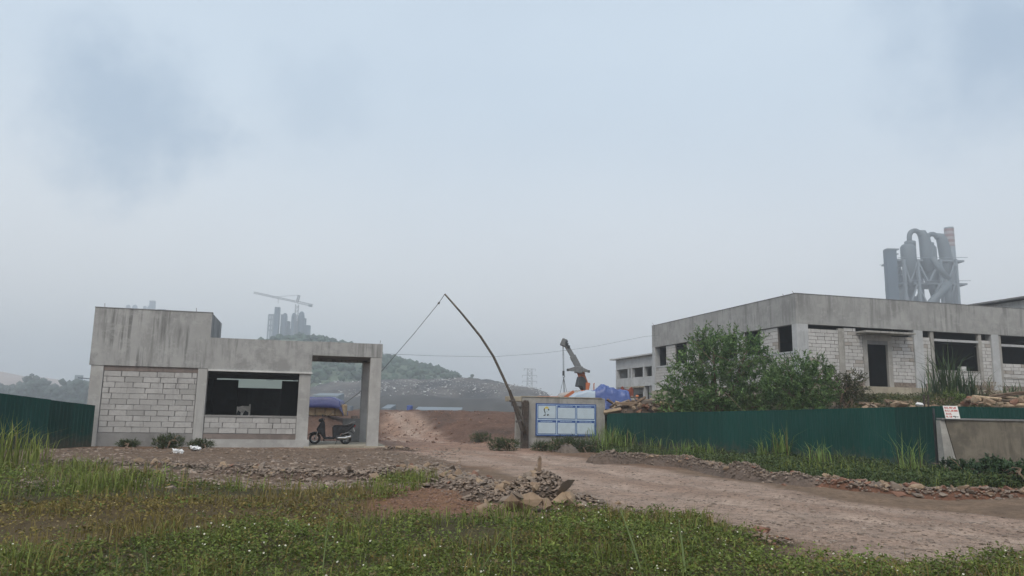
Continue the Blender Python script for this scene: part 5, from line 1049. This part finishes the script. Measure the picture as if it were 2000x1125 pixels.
# ------------------------------------------------------------------ lorry crane
def crane():
    D = 46.; P = lambda x, y, dd=0: Vector(onD(x, y, D+dd)); b = P(1140, 770); g = g1(b.x, b.y)
    R = empty('lorry_crane', (b.x, b.y, g), 'orange lorry mounted crane with raised grey boom behind the notice board wall', 'crane')
    MB().beam(P(1104, 671), P(1121, 700), .22, .26).build('boom_section', G['crane_grey'], R, bevel=.02)
    MB().beam(P(1118, 695), P(1138, 733), .30, .36).build('boom_section', G['crane_grey'], R, bevel=.02)
    MB().beam(P(1133, 726), P(1144, 755), .36, .40).build('main_boom', G['crane_orange'], R, bevel=.03)
    MB().rbox(P(1101, 669), (.34, .3, .46), (0, .4, -HEAD)).build('boom_head', G['crane_grey'], R, bevel=.04)
    for x, y in ((1107, 672), (1110, 677), (1106, 668)): MB().rbox(P(x, y, -.1), (.12, .2, .16), (0, .4, 0)).build('sheave_bracket', G['machine_dark'], R)
    a, c, e = P(1109, 722.5, -.4), P(1130, 719.5, -.4), P(1150, 725.5, -.4)
    dq = Vector((hv[0], hv[1], 0))*.12
    for q in (a, e):
        m = MB(); z = Vector((0, 0, 1)); m.quadbox([q-z*.05-dq, c-z*.2-dq, c-z*.2+dq, q-z*.05+dq, q+z*.06-dq, c+z*.16-dq, c+z*.16+dq, q+z*.06+dq]); m.build('stabiliser_arm', G['crane_grey'], R)
    MB().rbox(c+Vector((0, 0, -.08)), (.5, .3, .42), (0, .05, -HEAD)).build('stabiliser_hub', G['crane_grey'], R, bevel=.04)
    for q in (a, e): MB().rbox(q, (.12, .26, .14), (0, 0, -HEAD)).build('stabiliser_foot', G['machine_dark'], R)
    MB().prism([(P(x, y).x, P(x, y).z) for x, y in ((1127, 745), (1130, 735), (1138, 737), (1144, 745), (1146, 758), (1139, 764), (1133, 756), (1125, 755))], 'Y', P(1136, 748).y-.3, P(1136, 748).y+.3).build('slew_housing', G['machine_dark'], R, bevel=.03)
    MB().rbox(P(1145, 757), (.34, .5, .62), (0, .2, -HEAD)).build('slew_column', G['crane_orange'], R, bevel=.04)
    t = P(1140, 764); MB().box(t.x-.35, t.x+.4, t.y-.3, t.y+.3, g+.8, t.z+.05).build('pedestal', G['crane_orange'], R, bevel=.03)
    ln = Vector((rv[0], rv[1], 0)); dp = Vector((hv[0], hv[1], 0)); o0 = Vector((t.x, t.y, g))
    def rb(s, w, z, size, nm, mt, bev=.03): return MB().rbox(o0+ln*s+dp*w+Vector((0, 0, z)), size, (0, 0, -HEAD)).build(nm, G[mt], R, bevel=bev)
    rb(.2, 0, .62, (6.2, .9, .25), 'chassis', 'machine_dark'); rb(.9, 0, .62+.2, (3.0, 2.1, .14), 'load_bed', 'crane_grey'); rb(-2.2, 0, .75, (1.4, 2.0, .8), 'cab', 'crane_orange', .1)
    for s in (-2.1, 1.0, 2.1):
        for w in (-.85, .85):
            q = o0+ln*s+dp*w+Vector((0, 0, .42)); MB().tube([q-dp*.13, q+dp*.13], .42, 16).build('wheel', G['rubber'], R)
    for dx in (0, 1.6): MB().tube([P(1099+dx, 672), P(1100+dx, 728)], .014, 5).build('hoist_cable', G['cable'], R)
    MB().rbox(P(1100.5, 729), (.13, .12, .3), (0, 0, -HEAD)).build('hook_block', G['machine_dark'], R, bevel=.02)
    k = P(1101, 735); MB().tube([k+ln*(.06*math.sin(u))+Vector((0, 0, .06*math.cos(u))) for u in [i*.55 for i in range(9)]], .022, 6).build('hook', G['machine_dark'], R)
    for x in (1093, 1102, 1108): MB().tube([P(1101, 737), P(x, 772)], .012 if x != 1102 else .03, 5).build('sling', G['cable'], R)
    q = P(1106, 780, -.3); gg = g1(q.x, q.y); tt = float(P(1106, 762, -.3).z)-gg
    drape('grey_tarpaulin', 'grey tarpaulin hump on the lorry bed left of the crane', q.x, q.y, gg, .78, .7, lambda X, Y: tt*np.interp(X, [-.78, -.4, 0, .4, .78], [.62, .88, .93, .98, 1.0])*np.clip((1-np.abs(Y/.7)**4)*2, .5, 1)**.5*(1+.05*fbm(X*3, Y*3)), G['tarp_grey'], ang=-HEAD)
    MB().beam(P(1103, 777, -1.2), P(1121, 765, -1.2), .2, .2).build('loader_arm', G['crane_orange'], R)
    MB().tube([P(1160, 765, -4), P(1160, 750, -4), P(1161, 748, -4)], .03, 6).build('pipe', G['crane_orange'], R)
crane()

# ------------------------------------------------------------------ person
def person():
    D = 56.; p = onD(1244.5, 790, D); top = float(onD(1244.5, 772.5, D)[2]); z0 = g1(p[0], p[1]); x, y = p[0], p[1]; H = 1.68; z0 = min(z0, top-H); z0 = top-H
    R = empty('person', (x, y, z0), 'person in dark clothes and an orange helmet standing by the far building', 'person')
    def skin(nm, verts, edges, rad, mat, root=0):
        me = bpy.data.meshes.new(nm); me.from_pydata([Vector(v) for v in verts], edges, []); o = bpy.data.objects.new(nm, me); COL.objects.link(o); o.parent = R; me.materials.append(mat)
        m = o.modifiers.new('skin', 'SKIN'); sv = me.skin_vertices[0].data
        for i, r in enumerate(rad): sv[i].radius = (r, r*.8) if not isinstance(r, tuple) else r
        sv[root].use_root = True; s = o.modifiers.new('sub', 'SUBSURF'); s.levels = 1; s.render_levels = 1; return o
    v = [(0, 0, .95), (0, 0, 1.2), (0, 0, 1.40), (0, 0, 1.47), (0, -.01, 1.56), (0, -.01, 1.66), (-.17, 0, 1.38), (-.23, -.02, 1.12), (-.20, -.12, .90), (-.19, -.15, .82), (.17, 0, 1.38), (.23, -.02, 1.12), (.20, -.12, .90), (.19, -.15, .82), (-.09, 0, .88), (-.10, -.02, .48), (-.10, 0, .08), (-.10, -.12, .03), (.09, 0, .88), (.11, -.02, .48), (.11, 0, .08), (.11, -.12, .03)]
    e = [(0, 1), (1, 2), (2, 3), (3, 4), (4, 5), (2, 6), (6, 7), (7, 8), (8, 9), (2, 10), (10, 11), (11, 12), (12, 13), (0, 14), (14, 15), (15, 16), (16, 17), (0, 18), (18, 19), (19, 20), (20, 21)]
    r = [(.15, .1), (.16, .11), (.13, .1), .055, .095, .075, .06, .045, .035, .03, .06, .045, .035, .03, .085, .06, .042, .04, .085, .06, .042, .04]
    skin('body', v, e, r, G['skin'])
    skin('jacket', [v[0], v[1], v[2], v[6], v[7], v[8], v[10], v[11], v[12]], [(0, 1), (1, 2), (2, 3), (3, 4), (4, 5), (2, 6), (6, 7), (7, 8)], [(.19, .14), (.20, .15), (.16, .13), .085, .068, .055, .085, .068, .055], G['cloth_dark'])
    skin('trousers', [v[0], v[14], v[15], v[16], v[18], v[19], v[20]], [(0, 1), (1, 2), (2, 3), (0, 4), (4, 5), (5, 6)], [(.18, .13), .11, .085, .07, .11, .085, .07], G['cloth_dark'])
    MB().lathe((x, y-.01, z0+1.60), [(.15, 0), (.125, .015), (.118, .06), (.08, .11), (.02, .125)], 14).build('helmet', G['helmet_orange'], R, smooth=True)
    for s in (-1, 1):
        m = MB()
        for k in range(5): m.tube([(x+s*.19+(k-2)*.016, y-.155, z0+.80), (x+s*.19+(k-2)*.018, y-.165, z0+.76-.006*abs(k-2)), (x+s*.19+(k-2)*.018, y-.15, z0+.725)], [.009, .008, .006], 5)
        tag(m.build('fingers', G['skin'], R), kind='stuff')
    o = MB().box(x-.6, x+.6, y-.5, y+.5, z0-1.2, z0).build('standing_slab', G['concrete_warm'], None, bevel=.02); tag(o, 'low concrete slab under the person by the far building', 'slab')
person()

# ------------------------------------------------------------------ far land
def ridge(name, label, D, prof, depth, mat, rough=.06, kind='structure', step=6):
    """hill whose skyline passes through prof (pixels) at distance D, built as a real ridge"""
    xs = [p[0] for p in prof]; L0 = [onD(x, y, D) for x, y in prof]; s = np.array([(q-CAM)@rv for q in L0]); z = np.array([q[2] for q in L0])
    su = np.arange(s.min()-depth*.3, s.max()+depth*.3, step); tu = np.arange(-depth, depth+step, step); SS, TT = np.meshgrid(su, tu); Zr = np.interp(SS, s, z, left=-1, right=-1)
    H = (Zr+1)*np.clip(1-(TT/depth)**2, 0, 1)**1.2-1; H += rough*(H+1)*2*(fbm(SS/depth*6, TT/depth*6, 5)); W = CAM[None, None, :2]+SS[..., None]*rv[:2]+(D+TT)[..., None]*hv[:2]
    V = np.concatenate([W, H[..., None]], -1).reshape(-1, 3); i = np.arange(SS.size).reshape(SS.shape); Q = np.stack([i[:-1, :-1], i[:-1, 1:], i[1:, 1:], i[1:, :-1]], -1).reshape(-1, 4)
    o = np_mesh(name, V, Q, mat, smooth=True); tag(o, label, kind=kind); return V.reshape(SS.shape+(3,))
def blobs(name, label, pts, rad, col, rg):
    bm = bmesh.new(); bmesh.ops.create_icosphere(bm, subdivisions=1, radius=1); v0 = np.array([q.co for q in bm.verts]); t0 = np.array([[q.index for q in f.verts] for f in bm.faces]); bm.free()
    V = []; T = []; C = []; n = 0
    for p, r in zip(pts, rad):
        v = v0*(1+rg.normal(0, .22, (len(v0), 1)))*r*np.array([1, 1, .85])+p; V.append(v); T.append(t0+n); n += len(v0); C.append(np.tile(np.array(col)*rg.uniform(.6, 1.35), (len(v0), 1)))
    o = np_mesh(name, np.concatenate(V), np.zeros((0, 4)), G['foliage'], T=np.concatenate(T), col=np.concatenate(C)); tag(o, label, 'trees', kind='stuff')
rgf = np.random.default_rng(77)
Vh = ridge('hill', 'wooded hill rising behind the gatehouse', 430., [(430, 796), (500, 730), (570, 672), (600, 662), (640, 665), (700, 678), (750, 696), (800, 713), (850, 721), (880, 731), (900, 745), (925, 765), (960, 800)], 150., G['hill_earth'], .03)
pts = Vh[6:-6].reshape(-1, 3); pts = pts[(pts[:, 2] > 3)]; pts = pts[rgf.choice(len(pts), min(5200, len(pts)*3), replace=True)]+rgf.normal(0, 3, (min(5200, len(pts)*3), 3))*[1, 1, .15]
blobs('hill_wood', 'dark green wood covering the far hill', pts, rgf.uniform(.9, 2.4, len(pts)), (.04, .075, .045), rgf)
Vl = ridge('landfill_mound', 'grey landfill mound strewn with pale rubbish beyond the red earth', 235., [(560, 770), (640, 752), (700, 746), (760, 744), (800, 744), (870, 741), (900, 740), (960, 743), (1000, 750), (1040, 758), (1065, 768), (1085, 785), (1100, 805)], 40., G['landfill'], .13, step=1.2)
k = Vl.reshape(-1, 3); k = k[(k[:, 2] > .5)]; cl = fbm(k[:, 0]*.06, k[:, 2]*.25+9); k = k[cl > .02]; k = k[rgf.choice(len(k), 3600)]+rgf.normal(0, .8, (3600, 3))*[1, 1, .2]
joined_ = joined_stones('landfill_litter', k, rgf.uniform(.15, .4, len(k))+.9*rgf.random(len(k))**5, ST_G, G['landfill_litter']); tag(joined_, 'pale rubbish scattered over the landfill slope', 'litter')
Vb = ridge('low_bank', 'dark low bank at the foot of the landfill', 190., [(560, 795), (640, 778), (800, 772), (900, 778), (980, 778), (1010, 785), (1040, 805)], 14., G['bank_dark'], .08, step=1.5)
for x0, x1, y0, D, l in ((745, 762, 797, 120, 'long pale sheet roof low on the horizon just right of the canopy column'), (810, 900, 800, 150, 'thin pale roof strip along the horizon above the red mound'), (610, 660, 772, 160, 'pale strip of roof seen through the canopy opening')):
    a = onD(x0, y0, D); b = onD(x1, y0, D); R = empty('far_shed', ((a[0]+b[0])/2, (a[1]+b[1])/2, 0), l, 'shed'); dv = Vector((hv[0], hv[1], 0))*6; z1 = float(a[2]); z2 = z1-.5
    MB().quadbox([Vector((a[0], a[1], 0)), Vector((b[0], b[1], 0)), Vector((b[0], b[1], 0))+dv, Vector((a[0], a[1], 0))+dv, Vector((a[0], a[1], z2)), Vector((b[0], b[1], z2)), Vector((b[0], b[1], z2))+dv, Vector((a[0], a[1], z2))+dv]).build('wall', G['plant_steel'], R)
    e = .4; MB().quadbox([Vector((a[0], a[1], z2+.01)), Vector((b[0], b[1], z2+.01)), Vector((b[0], b[1], z2+.01))+dv, Vector((a[0], a[1], z2+.01))+dv, Vector((a[0], a[1], z1)), Vector((b[0], b[1], z1)), Vector((b[0], b[1], z1+.6))+dv, Vector((a[0], a[1], z1+.6))+dv]).build('roof', G['plant_steel'], R)
ridge('hill', 'bare pinkish quarried hill at the far left', 640., [(-300, 770), (-150, 722), (-20, 724), (10, 728), (35, 742), (60, 735), (90, 738), (115, 750), (150, 768), (190, 790)], 120., G['hill_bare'], .04)
pts = []
for x in np.arange(-160, 560, 1.1):
    D = rgf.uniform(380, 450); yt = 757+6*math.sin(x*.07)+rgf.normal(0, 4)-(10 if 60 < x < 75 else 0); q = onD(x, yt, D); zz = q[2]
    while zz > 0: pts.append((q[0]+rgf.normal(0, 2), q[1]+rgf.normal(0, 2), zz)); zz -= 2.4
blobs('far_tree_line', 'hazy tree line beyond the left fence', np.array(pts), rgf.uniform(.9, 2.4, len(pts)), (.04, .065, .05), rgf)
c = onD(152, 757, 420); ct = onD(152, 733, 420); R = empty('chimney', (c[0], c[1], 0), 'slim pale chimney with a wider head above the left tree line', 'chimney'); MB().lathe((c[0], c[1], 0), [(1.9, 0), (1.5, ct[2]-4)], 14).build('shaft', G['galvanised'], R); MB().lathe((c[0], c[1], ct[2]-4), [(1.6, 0), (2.1, .6), (2.1, 4)], 14).build('head', G['plant_steel'], R)
a = onD(160, 746, 420); R = empty('far_block', (a[0], a[1], 0), 'hazy grey block building beside the slim chimney at left', 'building'); MB().rbox((a[0]+4, a[1], a[2]/2), (9, 9, a[2]), (0, 0, -HEAD)).build('wall', G['plant_dark'], R); MB().rbox((a[0]+4, a[1], a[2]+.3), (9.6, 9.6, .6), (0, 0, -HEAD)).build('roof', G['plant_steel'], R)

def cement_tower():
    D = 300.; k = D/F_PX; c = onD(1810, 800, D); R = empty('cement_plant_tower', (c[0], c[1], 0), 'hazy cement plant tower with two looped ducts and striped stack behind the building', 'tower')
    ln = Vector((rv[0], rv[1], 0)); dp = Vector((hv[0], hv[1], 0))
    def P(x, y, dd=0): return Vector(onD(x, y, D))+dp*dd
    def col(x, y0, dd, w, nm, mt): a = P(x, y0, dd); MB().beam((a.x, a.y, 0), a, w).build(nm, G[mt], R); return a
    # striped stack: real vertical cylinder
    a = P(1864, 440, 4); r = 9*k; zt = a.z
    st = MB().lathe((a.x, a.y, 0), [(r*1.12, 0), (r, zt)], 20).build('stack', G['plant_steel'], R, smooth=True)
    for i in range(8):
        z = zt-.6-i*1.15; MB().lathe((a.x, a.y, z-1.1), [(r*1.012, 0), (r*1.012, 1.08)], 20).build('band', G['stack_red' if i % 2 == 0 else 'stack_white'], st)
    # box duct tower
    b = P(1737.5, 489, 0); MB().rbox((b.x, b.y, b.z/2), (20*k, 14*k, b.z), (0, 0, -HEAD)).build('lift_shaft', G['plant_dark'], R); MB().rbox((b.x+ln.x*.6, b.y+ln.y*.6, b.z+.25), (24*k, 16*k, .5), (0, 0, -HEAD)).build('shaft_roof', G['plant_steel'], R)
    # cyclones
    def cyc(x, ytop, ycyl, ybot, rp, dd, r2=.3):
        t = P(x, ytop, dd); m_ = P(x, ycyl, dd); e = P(x, ybot, dd); MB().lathe((t.x, t.y, e.z), [(rp*k*r2, 0), (rp*k, m_.z-e.z), (rp*k, t.z-e.z-1.0), (rp*k*.75, t.z-e.z)], 20).build('cyclone', G['plant_duct'], R, smooth=True)
    cyc(1773, 478, 507, 560, 14.5, 0); cyc(1820, 478, 520, 575, 13, 2); cyc(1845, 505, 545, 590, 13, 9); cyc(1800, 505, 540, 590, 13, 10)
    for x, y, dd in ((1777, 471, 0), (1818, 472, 2)):
        t = P(x, y, dd); MB().lathe((t.x, t.y, t.z-10*k), [(10.5*k, 0), (10.5*k, 9*k), (8*k, 10*k)], 18).build('cyclone_cap', G['plant_duct'], R, smooth=True)
    def neck(pts, rad, dd, nm='loop_duct'): MB().tube([P(x, y, dd) for i, (x, y) in enumerate(pts)], [q*k for q in rad] if hasattr(rad, '__len__') else rad*k, 14).build(nm, G['plant_duct'], R, smooth=True)
    arc = lambda cx, cy, rx, ry: [(cx-rx*math.cos(u), cy-ry*math.sin(u)) for u in np.linspace(0, math.pi*.95, 12)]
    neck([(1776, 482)]+arc(1786.5, 462, 10.5, 11.5), 4.8, 0); neck([(1816, 484)]+arc(1826, 466, 10, 11), 4.8, 2)
    neck([(1795, 452), (1801, 455), (1806, 463), (1809, 478), (1811, 500), (1815, 530)], [4, 9, 10.5, 11.5, 12, 9], .5); neck([(1836, 456), (1842, 459), (1847, 468), (1851, 484), (1855, 505), (1852, 528), (1847, 548)], [4, 9, 10.5, 11.5, 12, 10, 6], 2.5)
    neck([(1815, 505), (1830, 528), (1848, 548)], 6, -2, 'feed_duct'); neck([(1842, 560), (1828, 575), (1812, 592), (1800, 610)], 7.5, -3, 'feed_duct'); neck([(1845, 545), (1846, 575), (1852, 600)], 9, -1, 'feed_duct'); neck([(1775, 555), (1768, 575), (1764, 605)], 7, 3, 'feed_duct')
    # frame
    for y, x0, x1 in ((508, 1749, 1884), (553, 1762, 1890), (600, 1760, 1880)):
        q = P((x0+x1)/2, y+.7, 6); MB().rbox(q, ((x1-x0)*k, 62*k, .7), (0, 0, -HEAD)).build('deck', G['plant_steel'], R)
        for dd in (-2, 13.5): MB().beam(P(x0, y-3, dd), P(x1, y-3, dd), .18).build('handrail', G['plant_steel'], R)
    xs = (1761, 1788, 1832, 1862)
    for x in xs:
        for dd in (-1.5, 13): col(x, 508, dd, 1.0, 'frame_column', 'plant_steel')
    for y0, y1 in ((510, 553), (555, 600), (602, 650)):
        for x0, x1 in ((1761, 1788), (1788, 1832), (1832, 1862)):
            for dd in (-1.5, 13):
                MB().beam(P(x0, y0, dd), P((x0+x1)/2, y1, dd), .55).build('brace', G['plant_steel'], R); MB().beam(P(x1, y0, dd), P((x0+x1)/2, y1, dd), .55).build('brace', G['plant_steel'], R)
    for i in range(9):
        y = 495+i*14; MB().beam(P(1749, y, 3), P(1762, y+(7 if i % 2 else -2), 3), .5).build('stair_flight', G['plant_steel'], R)
    MB().rbox(P(1790, 545, 7), (40*k, 20*k, 24*k), (0, 0, -HEAD)).build('equipment_room', G['plant_dark'], R); MB().rbox(P(1795, 590, 7), (50*k, 24*k, 30*k), (0, 0, -HEAD)).build('equipment_room', G['plant_dark'], R)
cement_tower()
def far_plant():
    D = 620.; k = D/F_PX; c = onD(565, 760, D); R = empty('cement_works', (c[0], c[1], 0), 'far blue grey cement works with domed silos behind the gatehouse roof', 'factory')
    dp = Vector((hv[0], hv[1], 0))
    def P(x, y, dd=0): return Vector(onD(x, y, D))+dp*dd
    def sil(x, y, r, dd, nm='silo'):
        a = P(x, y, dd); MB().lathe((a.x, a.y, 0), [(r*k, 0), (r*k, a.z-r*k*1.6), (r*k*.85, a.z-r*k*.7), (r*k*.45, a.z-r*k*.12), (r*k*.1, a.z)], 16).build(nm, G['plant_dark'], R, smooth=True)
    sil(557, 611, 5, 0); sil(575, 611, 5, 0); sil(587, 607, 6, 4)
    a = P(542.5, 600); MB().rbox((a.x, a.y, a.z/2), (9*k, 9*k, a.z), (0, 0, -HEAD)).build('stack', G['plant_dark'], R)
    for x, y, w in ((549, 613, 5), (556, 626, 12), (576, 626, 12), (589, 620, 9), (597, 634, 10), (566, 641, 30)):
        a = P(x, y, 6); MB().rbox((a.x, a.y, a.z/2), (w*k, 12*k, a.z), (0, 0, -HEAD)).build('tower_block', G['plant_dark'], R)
    for x in (525.5, 530, 534):
        a = P(x, 615); MB().beam((a.x, a.y, 0), a, 1.3).build('frame_column', G['plant_steel'], R)
    for y in (615, 624, 636, 645):
        MB().beam(P(525, y), P(540, y), 1.3).build('frame_beam', G['plant_steel'], R)
    C = empty('tower_crane', tuple(P(586, 770, -10)*1), 'hazy tower crane with long sloping jib above the far cement works', 'crane'); C.location.z = 0
    def T(x, y): return P(x, y, -10)
    def truss(a, b, w, nm, n):
        m = MB(); a = Vector(a); b = Vector(b); d = (b-a).normalized(); u = dp.copy(); v = d.cross(u).normalized(); q = [u*w/2+v*w/2, u*w/2-v*w/2, -u*w/2-v*w/2, -u*w/2+v*w/2]
        for o in q: m.beam(a+o, b+o, .32)
        for i in range(n):
            p0, p1 = a.lerp(b, i/n), a.lerp(b, (i+1)/n)
            for j in range(4): m.beam(p0+q[j], p1+q[(j+1) % 4], .2)
        return tag(m.build(nm, G['crane_grey'], C), kind='stuff')
    t0 = T(587, 598); truss((t0.x, t0.y, 0), t0, 2.2, 'mast', 24); truss(T(503.5, 575), T(588, 593.5), 1.2, 'jib', 22); truss(T(588, 593.5), T(617, 600), 1.6, 'counter_jib', 8); truss(T(587, 593), T(591, 580), 1.4, 'apex', 5)
    MB().rbox(T(612, 600.5), (6*k, 3*k, 4*k), (0, .2, -HEAD)).build('counterweight', G['plant_dark'], C); MB().rbox(T(551, 587), (2.5*k, 2*k, 1.5*k), (0, 0, -HEAD)).build('trolley', G['machine_dark'], C); MB().tube([T(550.5, 588), T(550.5, 596)], .2, 5).build('hoist_cable', G['cable'], C)
    MB().beam(T(591, 580), T(540, 583.5), .25).build('tie_rod', G['cable'], C)
    D2 = 900.; k2 = D2/F_PX; c = onD(275, 700, D2); R2 = empty('distant_silos', (c[0], c[1], 0), 'very faint silos and stack peeping over the gatehouse parapet', 'factory')
    for x, y, r in ((251, 595, 4.5), (264, 595, 5), (283.5, 597, 3.6), (292, 597, 4)):
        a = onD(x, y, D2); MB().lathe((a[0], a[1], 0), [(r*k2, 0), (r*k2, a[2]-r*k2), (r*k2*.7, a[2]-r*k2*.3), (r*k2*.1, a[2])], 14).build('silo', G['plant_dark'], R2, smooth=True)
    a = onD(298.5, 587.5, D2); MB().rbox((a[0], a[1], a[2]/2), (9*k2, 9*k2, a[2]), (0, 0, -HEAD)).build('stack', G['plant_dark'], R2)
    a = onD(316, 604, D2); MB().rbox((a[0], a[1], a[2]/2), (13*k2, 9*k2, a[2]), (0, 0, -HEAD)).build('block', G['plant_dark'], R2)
far_plant()
def pylon():
    D = 520.; k = D/F_PX; c = onD(1033.5, 800, D); R = empty('power_pylon', (c[0], c[1], 0), 'faint lattice power pylon on the horizon above the notice board wall', 'pylon'); zt = float(onD(1033, 720, D)[2]); ln = Vector((rv[0], rv[1], 0)); dp = Vector((hv[0], hv[1], 0)); b = Vector((c[0], c[1], 0)); m = MB(); w0, w1 = 4.2, 3.0
    def Q(i, t): w = (w0+(w1-w0)*t); s = ((-1, -1), (1, -1), (1, 1), (-1, 1))[i % 4]; return b+ln*(s[0]*w/2)+dp*(s[1]*w/2)+Vector((0, 0, zt*t))
    for i in range(4): MB().beam(Q(i, 0), Q(i, 1), .42).build('leg', G['galvanised'], R)
    n = 9
    for j in range(n):
        for i in range(4): m.beam(Q(i, j/n), Q(i+1, (j+1)/n), .22); m.beam(Q(i+1, j/n), Q(i, (j+1)/n), .22); m.beam(Q(i, j/n), Q(i+1, j/n), .22)
    tag(m.build('lattice', G['galvanised'], R), kind='stuff')
    for y, hw in ((720.5, 11), (733, 14), (744.5, 14), (756.5, 14)):
        z = float(onD(1033, y, D)[2]); a = b+ln*(-hw*k)+Vector((0, 0, z)); e = b+ln*(hw*k)+Vector((0, 0, z)); MB().beam(a, e, .35).build('cross_arm', G['galvanised'], R)
        for q in (a, e): MB().tube([q, q-Vector((0, 0, 1.6))], .16, 5).build('insulator', G['galvanised'], R)
pylon()

# ------------------------------------------------------------------ haze
def haze():
    o = MB().box(-2400, 2400, -1200, 3000, -8, 150).build('haze', None); o.location = (0, 0, 0)
    m = bpy.data.materials.new('haze'); m.use_nodes = True; N = m.node_tree.nodes; N.clear(); out = N.new('ShaderNodeOutputMaterial'); v = N.new('ShaderNodeVolumePrincipled')
    v.inputs['Density'].default_value = HAZE_DENSITY; v.inputs['Color'].default_value = (.93, .96, 1.0, 1); v.inputs['Anisotropy'].default_value = .5
    m.node_tree.links.new(v.outputs[0], out.inputs['Volume']); o.data.materials.append(m); o.display_type = 'WIRE'; tag(o, 'pale grey blue haze hanging over the whole site', 'haze', kind='stuff')
HAZE_DENSITY = .00135
haze()
